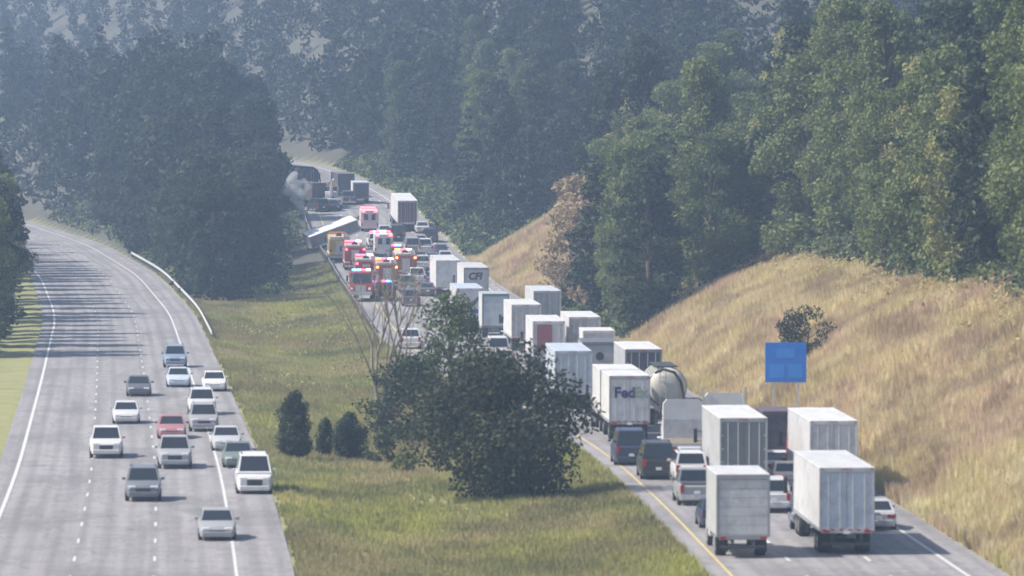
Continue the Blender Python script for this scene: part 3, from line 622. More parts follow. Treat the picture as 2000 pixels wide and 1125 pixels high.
MB().box(-.95, .25, -.05, -.03, 1.75, 3.78, .005).build('door_panel', RED_P, rd)
place('semi', SEMI, 1028, 533, 'white semi trailer with grey double doors, just left of the maroon door truck', 'truck', GT, cols(WHITE, WHITE, OFFW, (.46, .45, .48), WHITE))
place('semi', SEMI, 1069, 572, 'tall pale grey semi trailer standing out above the white trucks against the trees', 'truck', GT, cols(OFFW, (.5, .54, .6), OFFW, (.40, .41, .43), GREY))
tl_ = place('teal', lambda: make_box_truck(7.0, 4.05, 1.0, 1.25), 968, 565, 'box truck with teal edged pale rear door, right of the swoosh truck', 'truck', GT, cols(OFFW, TEAL, (.14, .19, .20), (.50, .56, .60), WHITE))
MB().box(.45, .75, -.05, -.03, 1.3, 1.9).build('emblem', BLACK_L, tl_)
sw = place('semi', SEMI, 918, 579, 'pale semi trailer with a dark swoosh mark on its rear doors', 'truck', GT, cols(OFFW, BLUEW, (.5, .52, .56), (.60, .61, .65), WHITE))
MB().tube([(-.95, -.06, 2.9), (-.5, -.06, 2.55), (-.1, -.06, 2.5), (.4, -.06, 2.75), (.9, -.06, 3.35)], [.05, .17, .22, .2, .06], 8).build('emblem', BLACK_L, sw)
MB().box(.1, .8, -.05, -.03, 1.7, 2.1).build('emblem', BLUE_L, sw)
cf = place('semi', SEMI, 930, 640, 'white semi trailer with dark CFI lettering on its rear doors', 'truck', GT, cols(WHITE, (.5, .5, .52), (.27, .27, .30), OFFW, WHITE))
text(cf, 'CFI', 1.0, (-.85, -.05, 2.85), BLACK_L, .04, .2)
place('semi', SEMI, 875, 660, 'white semi trailer with plain rear left of the lettered CFI one', 'truck', GT, cols(WHITE, OFFW, OFFW, WHITE, NAVY))
place('semi', SEMI, 796, 800, 'white roofed truck with dark reddish rear beyond the fire engines', 'truck', GW, cols(WHITE, WHITE, WHITE, (.17, .09, .10), WHITE))
# cars of the queue
place('van', lambda: make_car('van'), 1234, 359, 'dark navy van on the left lane behind the FedEx lettered truck', 'van', GC, cols(NAVY))
place('van', lambda: make_car('van'), 1287, 345, 'black van with glinting roof at the left edge of the queue', 'van', GC, cols(BLACK))
place('sedan', lambda: make_car('sedan'), 1353, 351, 'silver car squeezed behind the small flatbed truck', 'car', GC, cols(SILVER))
place('suv', lambda: make_car('suv'), 1351, 341, 'white suv left of the grey trailer', 'suv', GC, cols(OFFW))
place('sedan', lambda: make_car('sedan'), 1523, 347, 'white car behind the dark maroon box truck', 'car', GC, cols(WHITE))
place('sedanlit', lambda: make_car('sedan', True), 1543, 336, 'cream car with lit brake lights between the grey and the white trailer', 'car', GC, cols((.66, .60, .52)))
place('van', lambda: make_car('van'), 974, 510, 'white van half hidden behind the tree top, left of the maroon door truck', 'van', GC, cols(WHITE))
place('sedan', lambda: make_car('sedan'), 985, 498, 'grey car behind the white van', 'car', GC, cols(GREY))
place('suv', lambda: make_car('suv'), 802, 538, 'white and dark suv alone on the empty lanes left of the truck queue', 'suv', None, cols(WHITE))
place('suv', lambda: make_car('suv'), 804, 640, 'dark suv stopped behind the green pickup near the fire engines', 'suv', GC, cols(DGREY))
place('pickup', lambda: make_car('pickup'), 798, 672, 'grey green pickup between the dark suv and a fire engine', 'pickup', GC, cols((.17, .2, .17)))
place('sedan', lambda: make_car('sedan'), 836, 664, 'dark car on the left of the farthest white trailer', 'car', GC, cols(DGREY))
for key, px, d, c, lb in (('pickup', 832, 757, WHITE, 'white pickup at the far end of the queue'), ('sedan', 862, 752, NAVY, 'navy car right of the white pickup'), ('sedan', 871, 738, SILVER, 'silver car at the far right lane behind the navy car'),
        ('suv', 846, 728, DGREY, 'dark grey suv behind the white pickup'), ('sedan', 822, 772, GREY, 'grey car ahead of the white pickup'), ('suv', 842, 780, BLACK, 'black suv ahead, far right lane near the bank'),
        ('sedan', 826, 797, SILVER, 'silver car right of the white roofed truck'), ('suv', 858, 712, OFFW, 'off white suv ahead of the farthest white trailer'), ('van', 806, 757, GREY, 'grey van left of the white pickup'), ('sedan', 878, 707, BLACK, 'black car right of the off white suv')):
    place(key, lambda k=key: make_car(k), px, d, lb, {'pickup': 'pickup', 'sedan': 'car', 'suv': 'suv', 'van': 'van'}[key], GW, cols(c))
for key, px, d, c, lb in (('pickup', 1362, 322, (.25, .26, .28), 'grey pickup stopped behind the white suv, left lane'), ('suv', 1512, 316, OFFW, 'off white suv stopped behind the grey trailer'),
        ('sedan', 1404, 304, NAVY, 'navy car last in the left lane of the queue'), ('sedan', 1718, 303, SILVER, 'silver car stopped behind the white trailer at the right edge')):
    place(key, lambda k=key: make_car(k), px, d, lb, {'pickup': 'pickup', 'sedan': 'car', 'suv': 'suv', 'van': 'van'}[key], GC, cols(c))
place('semi', SEMI, 1655, 286, 'white semi trailer with pale blue doors, last truck in the right lane', 'truck', GT, cols(OFFW, OFFW, SILVER, BLUEW, NAVY))
place('short', SHORT, 1452, 284, 'silver box truck with white roller door, last in the left lane', 'truck', GT, cols(SILVER, OFFW, GREY, OFFW, WHITE))
for key, px, d, c, lb in (('sedan', 762, 725, NAVY, 'navy car between the two window ambulance and the orange beacon engine'), ('van', 778, 782, BLACK, 'black van left of the white roofed truck'),
        ('sedan', 752, 790, SILVER, 'silver car right of the pinkish ambulance'), ('pickup', 816, 690, WHITE, 'white pickup right of the orange beacon engine'),
        ('sedan', 846, 690, BLUE, 'blue car ahead of the farthest white trailer'), ('suv', 826, 722, SILVER, 'silver suv left of the off white one')):
    place(key, lambda k=key: make_car(k), px, d, lb, {'pickup': 'pickup', 'sedan': 'car', 'suv': 'suv', 'van': 'van'}[key], GE, cols(c))
# emergency vehicles
place('eng_r', lambda: make_fire_engine([BEACON_W, BEACON_R, BEACON_B, BEACON_B]), 717, 660, 'red fire engine facing the camera with white and blue beacons lit', 'fire engine', GE, cols(RED, (.3, .3, .33), cab=RED), yaw=math.pi-.12)
place('eng_r2', lambda: make_fire_engine([BEACON_R, BEACON_R, BEACON_W]), 716, 688, 'red fire engine with a pale green hose bed cover', 'fire engine', GE, cols((.28, .03, .045), (.34, .44, .41), cab=(.28, .03, .045)))
place('eng_o', lambda: make_fire_engine([BEACON_O, BEACON_R, BEACON_W]), 793, 702, 'red fire engine with a glowing orange beacon right of the others', 'fire engine', GE, cols((.3, .05, .05), (.55, .5, .48), cab=WHITE))
place('eng_y', lambda: make_fire_engine([AMBER, AMBER, AMBER]), 663, 742, 'yellow fire engine at the guardrail below the jackknifed trailer', 'fire engine', GE, cols(YEL, (.5, .42, .40), cab=YEL))
place('amb', lambda: make_ambulance([BEACON_R, BEACON_W, BEACON_R]), 750, 752, 'white ambulance with two dark rear windows', 'ambulance', GE, cols(WHITE, cab=WHITE))
place('amb2', lambda: make_ambulance([BEACON_R, BEACON_R, BEACON_R]), 722, 800, 'pinkish ambulance with red beacon glow in its paint beyond the two window one', 'ambulance', GE, cols((.66, .5, .52), cab=WHITE))  # pink body colour paints in the red light of the beacons
place('police', make_police, 733, 771, 'white police suv with lit light bar between the two ambulances', 'police car', GE, cols(WHITE))
place('police', None, 757, 657, 'dark police suv with lit light bar right of the nearest fire engine', 'police car', GE, cols(NAVY))
place('police', None, 775, 742, 'grey police suv with lit light bar right of the two window ambulance', 'police car', GE, cols(DGREY))
place('eng_r2', None, 694, 722, 'red fire engine beside the yellow one with a pale red hose bed cover', 'fire engine', GE, cols((.34, .03, .04), (.5, .38, .38), cab=RED))
place('eng_o', None, 756, 679, 'dark red rescue engine with orange beacon behind the nearest fire engine', 'fire engine', GE, cols((.24, .035, .04), (.45, .35, .34), cab=RED))
jt = empty('box_trailer'); trailer(jt, 0, 6.6, 2.75, tandem=False); colour(jt, cols((.2, .2, .21), WHITE, (.3, .3, .31), (.3, .3, .31)))  # dark grey body colour paints in the shade on the trailer's side
P0 = Vector((PX_(597, 766), 766, HC-(459-HORIZON)*766/F)); P1 = Vector((PX_(692, 768), 768, HC-(424-HORIZON)*768/F))
uy = (P1-P0).normalized(); uz = Vector((0, -math.sin(R(12)), math.cos(R(12)))); uz = (uz-uy*uz.dot(uy)).normalized(); ux = uy.cross(uz)
jt.matrix_world = Matrix(((ux.x, uy.x, uz.x, 0), (ux.y, uy.y, uz.y, 0), (ux.z, uy.z, uz.z, 0), (0, 0, 0, 1))); jt.location = P0-uz*2.75
tag(jt, 'white trailer jackknifed across the grass edge, pointing off the road', 'trailer', 'wrecked vehicles of the crash')
place('tow', make_tow_truck, 650, 842, 'white tow truck with raised boom at the far wreck', 'tow truck', GE, cols(GREY, cab=OFFW, boom=WHITE))
place('pickup', lambda: make_car('pickup'), 683, 850, 'dark pickup between the tow truck and the pale suv at the far wreck', 'pickup', GE, cols(DGREY))
place('vanfar', lambda: make_box_truck(4.2, 3.0, .8, 1.12), 705, 853, 'pale box truck at the top of the visible road, right of the far wreck', 'truck', GE, cols(OFFW, BLUEW, GREY, DGREY, WHITE))
wk = place('maroon', None, 622, 846, 'dark burnt box truck standing across the far lanes beside the smoke', 'truck', 'wrecked vehicles of the crash', cols((.09, .075, .08), (.10, .085, .09), (.06, .05, .05), (.05, .045, .05), BLACK), yaw=R(35))
place('sedan', lambda: make_car('sedan'), 660, 838, 'dark blue car below the tow truck at the far wreck', 'car', GE, cols(NAVY), yaw=.5)
place('maroon', None, 676, 868, 'dark box truck behind the tow truck at the crest', 'truck', GE, cols((.10, .09, .10), (.13, .12, .13), (.07, .06, .07), (.06, .055, .06), BLACK), yaw=.1)
place('suv', lambda: make_car('suv'), 632, 836, 'black suv beside the dark burnt truck', 'suv', GE, cols(BLACK), yaw=.3)
place('tanker', make_tanker, 612, 874, 'dark tanker truck beyond the burnt truck beside the smoke', 'truck', 'wrecked vehicles of the crash', cols((.09, .08, .085), cab=DGREY), yaw=.5)
# oncoming carriageway
for key, px, d, c, lb in (('sedan', 340, 467, BLUEW, 'pale blue car in the left lane of the oncoming carriageway'), ('suv', 334, 503, (.2, .26, .36), 'blue grey suv behind the pale blue oncoming car'),
        ('sedan', 410, 460, WHITE, 'white oncoming car beside the pale blue one'), ('suv', 385, 424, OFFW, 'white oncoming suv behind the grey suv'), ('suv', 388, 402, GREY, 'grey oncoming suv ahead of the white one'),
        ('sedan', 432, 379, SILVER, 'silver oncoming car with glinting bonnet near the grass edge'), ('sedan', 455, 361, (.14, .18, .17), 'dark green oncoming car behind the white van'),
        ('van', 486, 337, WHITE, 'white oncoming van nearest the camera at the grass edge'), ('pickup', 330, 361, (.33, .34, .37), 'grey oncoming pickup with a barred grille in the outer lane'),
        ('suv', 268, 330, (.16, .17, .2), 'dark oncoming suv in the middle lane, ahead of the grey pickup'), ('sedan', 236, 412, OFFW, 'white oncoming car in the outer lane'), ('sedan', 412, 300, (.30, .31, .33), 'grey oncoming car nearest to the bottom edge of the picture'),
        ('pickup', 196, 372, WHITE, 'white oncoming pickup in the outer lane'), ('sedan', 262, 452, DGREY, 'dark grey oncoming car in the middle lane behind the white one'),
        ('sedan', 325, 393, (.34, .16, .17), 'faded red oncoming car behind the grey pickup')):
    place(key, lambda k=key: make_car(k), px, d-5, lb, {'pickup': 'pickup', 'sedan': 'car', 'suv': 'suv', 'van': 'van'}[key], GO, cols(c), oncoming=True).location.y += 5

# ------------------------------------------------------------------ blue roadside sign
sx, sdist = (1535-1000)*400/F, 400.
sg = empty('road_sign', (sx, sdist, gz(sx, sdist))); tag(sg, 'square blue roadside sign on two posts before the tan bank', 'sign')
SIGNB = simple('blue_sign_sheeting', (.012, .16, .62), .45, 0, .08, 1.5); SIGNB2 = simple('blue_logo_panel', (.03, .22, .70), .45, 0, .1, 2)
zb_ = 3.1-sg.location.z
pn = part(MB().box(-1.34, 1.34, -.02, .02, zb_, zb_+2.6, .015), 'sign_panel', SIGNB, sg)
part(MB().box(-1.1, -.1, -.03, -.02, zb_+.3, zb_+1.2), 'logo_panel', SIGNB2, pn); part(MB().box(.1, 1.1, -.03, -.02, zb_+.3, zb_+1.2), 'logo_panel', SIGNB2, pn)
part(MB().box(-.6, .6, -.03, -.02, zb_+1.6, zb_+2.2), 'logo_panel', SIGNB2, pn)
for s in (-.8, .8): part(MB().box(s-.06, s+.06, .02, .12, -.4, zb_+2.3), 'post', GALV, sg)

# ------------------------------------------------------------------ trees
def leaf_mesh(name, centres, radii, per, size, mat, flat=.75, droop=0.):
    P = []; 
    for (c, r_) in zip(centres, radii):
        n = max(8, int(per*(r_**2)))
        d = rng.normal(size=(n, 3)); d /= np.linalg.norm(d, axis=1)[:, None]
        p = np.array(c)+d*r_*(.45+.6*rng.random((n, 1))**.6)*np.array([1, 1, flat])
        P.append(np.concatenate([p, d], 1))
    P = np.concatenate(P); p, d = P[:, :3], P[:, 3:]; n = len(p)
    nr = d*.6+rng.normal(size=(n, 3))*.6+np.array([0, 0, .35]); nr /= np.linalg.norm(nr, axis=1)[:, None]
    u = np.cross(nr, rng.normal(size=(n, 3))); u /= np.linalg.norm(u, axis=1)[:, None]; v = np.cross(nr, u)
    s = size*(.6+.8*rng.random((n, 1)))
    q = np.stack([p-u*s, p+v*s*.55, p+u*s, p-v*s*.55], 1).reshape(-1, 3)
    q[:, 2] -= droop*rng.random(len(q))
    me = bpy.data.meshes.new(name); me.vertices.add(4*n); me.loops.add(4*n); me.polygons.add(n)
    me.vertices.foreach_set('co', q.reshape(-1).astype(np.float32)); me.loops.foreach_set('vertex_index', np.arange(4*n, dtype=np.int32))
    me.polygons.foreach_set('loop_start', np.arange(0, 4*n, 4, dtype=np.int32)); me.update(calc_edges=True); me.validate(); me.materials.append(mat); return me
def broadleaf(h, w_, mat, seed, per=26, size=.33, base=.25, bark=BARK, n=34, name='broadleaf_tree'):
    global rng
    rng = np.random.default_rng(seed); rnd = random.Random(seed)
    r = empty(name); c = []; rad = []; tb = MB()
    tb.tube([(0, 0, -.4), (rnd.uniform(-.1, .1), 0, h*.3), (rnd.uniform(-.3, .3), rnd.uniform(-.3, .3), h*.62), (rnd.uniform(-.4, .4), rnd.uniform(-.4, .4), h*.9)], [h*.024, h*.019, h*.011, h*.003], 8)
    for k in range(n):
        t_ = (k+rnd.random())/n; z = h*(base+(0.96-base)*t_); env = math.sin(math.pi*(0.16+.80*t_))**.7
        a = rnd.random()*6.283*1.0+k*2.4; q = w_/2*env*rnd.uniform(.35, 1.0)
        p = (q*math.cos(a), q*math.sin(a), z); rr_ = rnd.uniform(.11, .2)*w_
        c.append(p); rad.append(rr_)
        if k % 3 == 0: tb.tube([(0, 0, z*.72), (p[0]*.5, p[1]*.5, z*.88), p], [h*.009, h*.006, h*.002], 5)
    part(tb, 'trunk', bark, r, 60); cr = link('crown', leaf_mesh('crown', c, rad, per, size, mat), r); return r
def conifer(h, w_, seed, mat=NEEDLE, per=1.0, size=.22):
    global rng
    rng = np.random.default_rng(seed); r = empty('conifer'); rnd = random.Random(seed); c = []; rad = []
    tb = MB().tube([(0, 0, -.3), (0, 0, h*.97)], [h*.018, h*.003], 7); k = 0; z = h*.08
    while z < h*.97:
        f_ = 1-z/h; q = w_/2*(f_**.85)*rnd.uniform(.85, 1.1); m_ = max(3, int(3+5*f_))
        for j in range(m_):
            a = 6.283*j/m_+k*1.1+rnd.uniform(-.25, .25); L_ = q*rnd.uniform(.75, 1.1)
            for s in (.45, .85): c.append((L_*s*math.cos(a), L_*s*math.sin(a), z-.12*L_*s)); rad.append(max(.16, L_*.27))
            tb.tube([(0, 0, z), (L_*math.cos(a), L_*math.sin(a), z-.14*L_)], [h*.004, h*.001], 4, False)
        z += h*.06+.05*q; k += 1
    part(tb, 'trunk', BARK, r, 60); cr = link('crown', leaf_mesh('crown', c, rad, 34*per/max(.15, (w_*.13)**2)**.5, size, mat, .6), r); return r
def set_tree(r, x, d, sc, rot, label, group=None, cat='tree', sz=None):
    r.location = (x, d, gz(x, d)-.05); r.scale = (sc, sc, sz or sc); r.rotation_euler = (0, 0, rot); tag(r, label, cat, group); return r
def PX(px, d): return (px-1000)*d/F

def upright_bush(h, w_, seed):
    global rng
    rng = np.random.default_rng(seed); rnd = random.Random(seed); r = empty('shrub'); tb = MB().tube([(0, 0, -.2), (0, 0, h*.8)], [h*.02, h*.006], 6); c = []; rad = []
    for k in range(150):
        t_ = rnd.random()**.9; q = w_/2*(math.sin(math.pi*(.14+.83*t_))**.75)*rnd.random()**.5*rnd.uniform(.75, 1.15); a = rnd.random()*6.283
        p = (q*math.cos(a), q*math.sin(a), h*(.02+.96*t_)); c.append(p); rad.append(rnd.uniform(.10, .24)*w_**.6)
        if k % 6 == 0: tb.tube([(0, 0, p[2]*.7), p], [h*.006, h*.002], 4)
    part(tb, 'trunk', BARK, r, 60); link('crown', leaf_mesh('crown', c, rad, 1500, .06, NEEDLE, 1.3), r); return r
# the trees and shrubs of the median
t1 = broadleaf(7.7, 9.6, LEAF_K, 11, per=120, size=.14, base=.07, n=72)
set_tree(t1, PX(985, 336), 336, 1, .4, 'broad dark leafy tree in the median, in front of the trucks, nearest tree')
t2 = broadleaf(9.7, 5.8, LEAF_G, 12, per=120, size=.13, base=.06, n=70)
set_tree(t2, PX(880, 402), 402, 1, 1.2, 'green tree with a narrow pointed top behind the broad dark tree')
t3 = broadleaf(5.6, 6.6, LEAF_D, 13, per=120, size=.13, base=.05, n=54)
set_tree(t3, PX(810, 398), 398, 1, 2.2, 'low bushy grey green tree at the left foot of the pointed top tree')
def bare_tree(h, seed):
    rnd = random.Random(seed); r = empty('bare_tree'); tb = MB(); br = MB()
    def grow(mb, p, dr, L_, rad, lv):
        pts = [p]; q = Vector(p); dd = Vector(dr)
        for k in range(4):
            dd = (dd+Vector((rnd.uniform(-.16, .16), rnd.uniform(-.16, .16), .07))).normalized(); q = q+dd*L_/4; pts.append(q.copy())
        mb.tube(pts, [rad*(1-.17*k) for k in range(5)], 7 if lv < 2 else 4)
        if lv < 4:
            for k in range(3 if lv < 2 else 2):
                i = rnd.choice((2, 3, 4)); a = rnd.uniform(0, 6.283); sp = .5
                nd_ = (dd+Vector((math.cos(a)*sp, math.sin(a)*sp, .15))).normalized(); grow(br, pts[i], nd_, L_*rnd.uniform(.55, .75), rad*.5, lv+1)
    for sx_, L_ in ((-.38, .55), (-.16, .62), (.05, .68), (.2, .64), (.34, .56)):
        grow(tb, Vector((0, 0, -.2)), Vector((sx_, rnd.uniform(-.1, .1), 1)).normalized(), h*L_, h*.019, 0)
    part(tb, 'trunk', BARK_P, r, 60); part(br, 'branches', BARK_P, r, 60); return r
t4 = bare_tree(9.2, 5); set_tree(t4, PX(748, 421), 421, 1, .0, 'leafless grey tree with several thin stems in the grass median')
for px, d, h_, w_, seed, lb in ((575, 371, 4.0, 2.1, 21, 'tallest of the dark upright bushes in the grass, leftmost'), (635, 377, 2.4, 1.0, 22, 'slim dark bush between two wider ones in the grass'), (680, 376, 2.7, 2.2, 23, 'wide dark rounded bush right of the slim one in the grass')):
    set_tree(upright_bush(h_, w_, seed), PX(px, d), d, 1, .3, lb, None, 'shrub')
for px, d, w_, mat, lb in ((748, 372, 2.2, LEAF_D, 'low olive shrub below the leafless tree'), (790, 360, 1.6, LEAF_G, 'small shrub between the leafless and the broad dark tree'), (1010, 450, 2.4, LEAF_Y, 'yellow green shrub by the road behind the broad dark tree'), (1576, 432, 4.6, LEAF_D, 'dark rounded bush on the tan bank behind the blue sign')):
    set_tree(broadleaf(w_*.8, w_, mat, int(px), per=500 if w_ < 3 else 320, size=.1, base=.05, n=22, name='shrub'), PX(px, d), d, 1, .2, lb, None, 'shrub')

# the wood on both sides: individual trees, copied from a few kinds
kinds = {
    'dark1': broadleaf(15, 8.0, LEAF_D, 31, per=70, size=.27, base=.03, n=70), 'dark2': broadleaf(17, 7.0, LEAF_D, 32, per=84, size=.27, base=.04, n=74),
    'green1': broadleaf(16, 8.0, LEAF_G, 33, per=135, size=.175, base=.03, n=66), 'green2': broadleaf(19, 6.6, LEAF_G, 34, per=150, size=.175, base=.05, n=80),
    'spring': broadleaf(16, 6.6, LEAF_Y, 35, per=150, size=.17, base=.03, n=66), 'russet': broadleaf(14, 7.5, LEAF_O, 36, per=60, size=.24, base=.03, n=56, bark=BARK_P),
    'con': conifer(17, 7.0, 37, per=4.5, size=.28)}
used = set()
LBL = {'dark1': 'dark leafy tree with a broad crown', 'dark2': 'tall dark leafy tree', 'green1': 'green broad crowned tree', 'green2': 'tall green tree', 'spring': 'yellow green tree in fresh leaf', 'russet': 'russet brown tree with thin crown', 'con': 'dark blue green conifer'}
def wood(kind, x, d, sc, where, rnd):
    p = kinds[kind]
    o = p if kind not in used else copy_tree(p); used.add(kind)
    set_tree(o, x, d, sc*rnd.uniform(.9, 1.1), rnd.uniform(0, 6.28), LBL[kind]+' '+where, 'trees of the wood '+where, 'tree', sc*rnd.uniform(.92, 1.1))
rnd = random.Random(3); placed = []
def free(x, d, gap):
    return all((x-a)**2+((d-b)*.6)**2 > gap*gap for a, b in placed)
def scatter(n, dr, xr, ok, pick, sc, where, gap=4.0):
    c = 0
    for _ in range(n*40):
        if c >= n: break
        d = rnd.uniform(*dr); x = rnd.uniform(*xr)
        if ok(x, d) and free(x, d, gap):
            k = pick(x, d); wood(k, x, d, rnd.uniform(*sc), where, rnd); placed.append((x, d)); c += 1
    return c
rl_ = lambda d: float(A_(d)-OFL(d)); rr_ = lambda d: float(A_(d)+OFR(d)); lr_ = lambda d: float(LR(d)); ll_ = lambda d: lr_(d)-LW
pxs = lambda x, d: 1000+x*F/d
nb = []
def scatter2(n, dr, t0, tmean, pick, sc, where, gap, ok=lambda x, d, t: True, edge=rr_, sg=1):
    c = 0
    for _ in range(n*60):
        if c >= n: break
        d = rnd.uniform(*dr); t = t0+rnd.expovariate(1/tmean); x = edge(d)+sg*t
        if -60 < pxs(x, d) < 2080 and ok(x, d, t) and free(x, d, gap):
            wood(pick(x, d), x, d, rnd.uniform(*sc), where, rnd); placed.append((x, d)); c += 1
    return c
def pick_l(x, d): return rnd.choice(('dark1', 'dark2', 'dark1', 'con'))
def pick_r(x, d):
    p = pxs(x, d)
    if 1030 < p < 1190 and rnd.random() < .5: return 'russet'
    if p > 1200: return rnd.choice(('green1', 'green2', 'spring', 'green2', 'spring', 'green1', 'dark2'))
    return rnd.choice(('green1', 'green2', 'con', 'dark1', 'dark2'))
nb.append(scatter(66, (660, 930), (-75, -24), lambda x, d: lr_(d)+3.0 < x < rl_(d)-3 and (pxs(x+4.2, d) < (558 if d < 775 else 592)), pick_l, (.78, .98), 'in the shaded wood between the carriageways', 3.1))
nb.append(scatter2(26, (500, 900), 5, 12, lambda x, d: rnd.choice(('dark1', 'dark2', 'green1')), (.8, 1.0), 'left of the oncoming carriageway', 4.2, edge=ll_, sg=-1))
nb.append(scatter2(58, (300, 560), 16.5, 7, pick_r, (.85, 1.1), 'above the tan bank', 3.7))
nb.append(scatter2(58, (542, 700), 2.6, 9, pick_r, (.72, 1.05), 'beside the far end of the queue', 3.4, lambda x, d, t: not (640 < d < 700 and t < 12)))
nb.append(scatter2(70, (705, 960), 3.5, 14, lambda x, d: rnd.choice(('dark1', 'dark2', 'con', 'con', 'green2')), (.75, 1.05), 'on the blue hazy slope behind the crash', 3.6, lambda x, d, t: t > (13 if d < 745 else 3.5)))
print('trees', nb)

# undergrowth of the wood and the far wood that reads as one mass
def clumps(name, cen, rad, per, size, mat):
    o = link(name, leaf_mesh(name, cen, rad, per, size, mat)); return o
rng = np.random.default_rng(9)
def keep(x, d): p = 1000+x*F/d; return (p > -80) & (p < 2080)
n = 5200; d = rng.uniform(545, 960, n); t_ = .9+rng.exponential(7, n); x = A_(d)+OFR(d)+t_; k = keep(x, d) & ~((d > 642) & (d < 745) & (t_ < 11))
n2 = 2600; d2 = rng.uniform(300, 560, n2); x2 = A_(d2)+OFR(d2)+16+rng.exponential(7, n2); k2 = keep(x2, d2)
n3 = 3000; d3 = rng.uniform(655, 960, n3); f3 = rng.random(n3); l3 = LR(d3)+1.5; r3 = A_(d3)-OFL(d3)-1.2; x3 = l3+(r3-l3)*f3; k3 = keep(x3, d3) & ((1000+(x3+1)*F/d3 < np.where(d3 < 775, 575, 598)) | (d3 > 880)) & (d3 > 690-1.2*(x3-LR(d3)))
n4 = 1000; d4 = rng.uniform(450, 900, n4); x4 = LR(d4)-LW-4-rng.exponential(9, n4); k4 = keep(x4, d4)
xs = np.concatenate([x[k], x2[k2], x3[k3], x4[k4]]); ds = np.concatenate([d[k], d2[k2], d3[k3], d4[k4]])
rs = rng.uniform(.5, 1.25, len(xs)); cs = np.stack([xs, ds, ground(xs, ds, False)+rs*.55], 1)
h_ = rng.random(len(xs)) < .6
n5 = 900; d5 = rng.uniform(430, 735, n5); f5 = rng.random(n5); x5 = LR(d5)+1.5+(A_(d5)-OFL(d5)-LR(d5)-3.2)*f5; k5 = wob(x5*.8+3, d5*.7) > .2; x5, d5 = x5[k5], d5[k5]; r5 = rng.uniform(.25, .7, len(x5))
n7 = 620; d7 = rng.uniform(330, 560, n7); x7 = A_(d7)+OFR(d7)+rng.normal(15.2, 1.4, n7); r7 = rng.uniform(.3, .95, n7)
tag(clumps('brush', np.stack([x7, d7, ground(x7, d7, False)+r7*.4], 1), r7, 40, .16, LEAF_T), 'pale straw coloured brush along the top of the tan bank', None, None, 'stuff')
n6 = 420; d6 = rng.uniform(255, 420, n6); x6 = A_(d6)+OFR(d6)+3+rng.random(n6)*12; k6 = (wob(x6*.9, d6*1.3) > .6) & ((d6 < 345) | (x6 > A_(d6)+OFR(d6)+9)); x6, d6 = x6[k6], d6[k6]; r6 = rng.uniform(.25, .7, len(x6))
xx5 = np.concatenate([x5, x6]); dd5 = np.concatenate([d5, d6]); rr5 = np.concatenate([r5, r6])
tag(clumps('brush', np.stack([xx5, dd5, ground(xx5, dd5, False)+rr5*.3], 1), rr5, 60, .13, LEAF_Y), 'low yellow green brush scattered over the grass slopes', None, None, 'stuff')
tag(clumps('undergrowth', cs[h_], rs[h_], 24, .26, LEAF_D), 'dark bushes and saplings filling the wood under the trees', None, None, 'stuff')
tag(clumps('undergrowth', cs[~h_], rs[~h_], 24, .26, LEAF_G), 'green bushes and saplings filling the wood under the trees', None, None, 'stuff')
n = 1750; d = 930+870*rng.random(n)**1.2; p = rng.uniform(-150, 2150, n); x = (p-1000)*d/F
q8 = 90; dq = rng.uniform(900, 1010, q8); xq = (rng.uniform(470, 780, q8)-1000)*dq/F; k8 = xq > A_(dq)+OFR(dq)+1.5; d = np.concatenate([d, dq[k8]]); x = np.concatenate([x, xq[k8]])
q9 = 170; dq = rng.uniform(770, 960, q9); xq = (rng.uniform(-110, 420, q9)-1000)*dq/F; d = np.concatenate([d, dq]); x = np.concatenate([x, xq])
q6 = 240; dq = rng.uniform(560, 960, q6); xq = A_(dq)+OFR(dq)+rng.uniform(26, 95, q6); d = np.concatenate([d, dq]); x = np.concatenate([x, xq])
k = ~((x > LR(d)-LW-3) & (x < LR(d)+3)) & ~((x > A_(d)-OFL(d)-3) & (x < A_(d)+OFR(d)+3)); d, x = d[k], x[k]; gzz = ground(x, d, False)
cc = []; rc = []
for q in range(len(x)):
    H_ = rng.uniform(11, 18); W_ = rng.uniform(2.4, 3.8)
    for j in range(13):
        tt = (j+.5)/13; e_ = W_*math.sin(math.pi*(.12+.84*tt))**.7; a = rng.random()*6.283; u = rng.random()**.5*e_*.75
        cc.append((x[q]+u*math.cos(a), d[q]+u*math.sin(a), gzz[q]+H_*(.05+.95*tt))); rc.append(rng.uniform(.9, 1.5))
tag(clumps('far_wood', cc, rc, 21, .42, LEAF_D), 'far dark wood covering the hill behind the crash', None, None, 'stuff')

# ------------------------------------------------------------------ grass: one mass
def tufts(name, mat, pts, h0, h1, blades=7):
    n = len(pts); P = np.repeat(pts, blades, 0); m_ = len(P)
    a = rng.random(m_)*6.283; r0 = rng.random(m_)*.16; b = P+np.stack([np.cos(a)*r0, np.sin(a)*r0, 0*a], 1); hh = h0+(h1-h0)*rng.random(m_)
    w2 = .035+.03*rng.random(m_); ln = .25*hh; tip = b+np.stack([np.cos(a)*ln, np.sin(a)*ln, hh], 1); sd_ = np.stack([-np.sin(a)*w2, np.cos(a)*w2, 0*a], 1)
    q = np.stack([b-sd_, b+sd_, tip], 1).reshape(-1, 3)
    me = bpy.data.meshes.new(name); me.vertices.add(3*m_); me.loops.add(3*m_); me.polygons.add(m_)
    me.vertices.foreach_set('co', q.reshape(-1).astype(np.float32)); me.loops.foreach_set('vertex_index', np.arange(3*m_, dtype=np.int32)); me.polygons.foreach_set('loop_start', np.arange(0, 3*m_, 3, dtype=np.int32))
    me.update(calc_edges=True); me.materials.append(mat); o = link(name, me); return o
rng = np.random.default_rng(5)
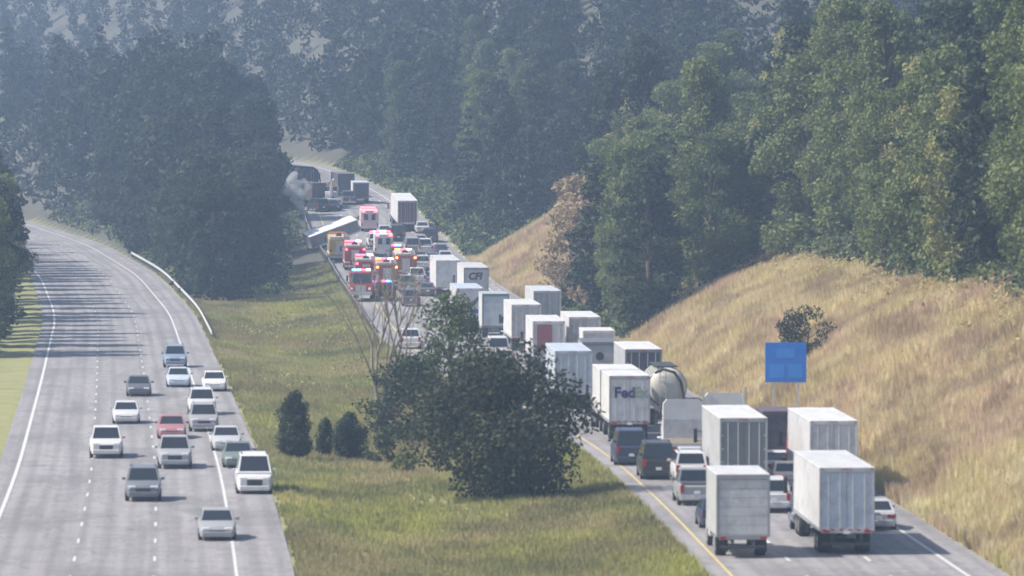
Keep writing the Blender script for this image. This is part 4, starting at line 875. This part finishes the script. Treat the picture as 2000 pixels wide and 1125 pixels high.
n = 80000; d = rng.uniform(255, 745, n); x = A_(d)+OFR(d)+.05+17.5*rng.random(n); k = ((d < 575) | (d > 660)); d, x = d[k], x[k]
tag(tufts('grass', GRASSM, np.stack([x, d, ground(x, d, False)-.03], 1), .35, 1.0), 'tall dry tan grass covering the cut bank right of the queue', None, None, 'stuff')
n = 85000; d = 262+(740-262)*rng.random(n)**1.3; t_ = rng.random(n); l = LR(d)+.05+.35*rng.random(n); r_ = A_(d)-OFL(d)-.05-.35*rng.random(n); x = l+(r_-l)*t_; k = wob(x*1.7, d*2.2)+rng.normal(size=n)*.8 > -2.2; d, x = d[k], x[k]
tag(tufts('grass', GRASSG, np.stack([x, d, ground(x, d, False)-.03], 1), .12, .42, 6), 'yellow green grass of the median between the carriageways', None, None, 'stuff')

# ------------------------------------------------------------------ smoke beside the far wreck
m = bpy.data.materials.new('pale_smoke'); m.use_nodes = True; t = m.node_tree; t.nodes.remove(t.nodes['Principled BSDF'])
pv = t.nodes.new('ShaderNodeVolumePrincipled'); pv.inputs['Color'].default_value = (.8, .83, .86, 1); pv.inputs['Density'].default_value = .5; t.links.new(ramp(t, noise(t, .8, 5, .7), [(.40, (.0,)*3), (.60, (2.0,)*3)]), pv.inputs['Density']); pv.inputs['Anisotropy'].default_value = .2
t.links.new(pv.outputs[0], t.nodes['Material Output'].inputs['Volume'])
sm = bmesh.new(); base = Vector((PX(585, 768), 768, gz(PX(585, 768), 768)))
mbs = bpy.data.metaballs.new('smoke'); mbs.resolution = .25; mbs.render_resolution = .25
for px, py, q in ((590, 412, .5), (588, 402, .6), (584, 392, .7), (577, 384, .7), (588, 377, .65), (571, 372, .75), (580, 362, .7), (564, 362, .6), (569, 350, .6), (575, 341, .5), (600, 365, .5), (558, 374, .45), (593, 354, .45)):
    e = mbs.elements.new(); e.radius = q*1.75; e.co = (PX(px, 768)-base.x, rnd.uniform(-.3, .3), HC-(py-HORIZON)*768/F-base.z)
mo = bpy.data.objects.new('smoke', mbs); C.objects.link(mo); bpy.context.view_layer.update()
dg = bpy.context.evaluated_depsgraph_get(); sme = bpy.data.meshes.new_from_object(mo.evaluated_get(dg)); bpy.data.objects.remove(mo)
sme.materials.clear(); sme.materials.append(m); so = link('smoke', sme); so.location = base
tag(so, 'puff of pale grey smoke rising beside the far wreck', None, None, 'stuff')
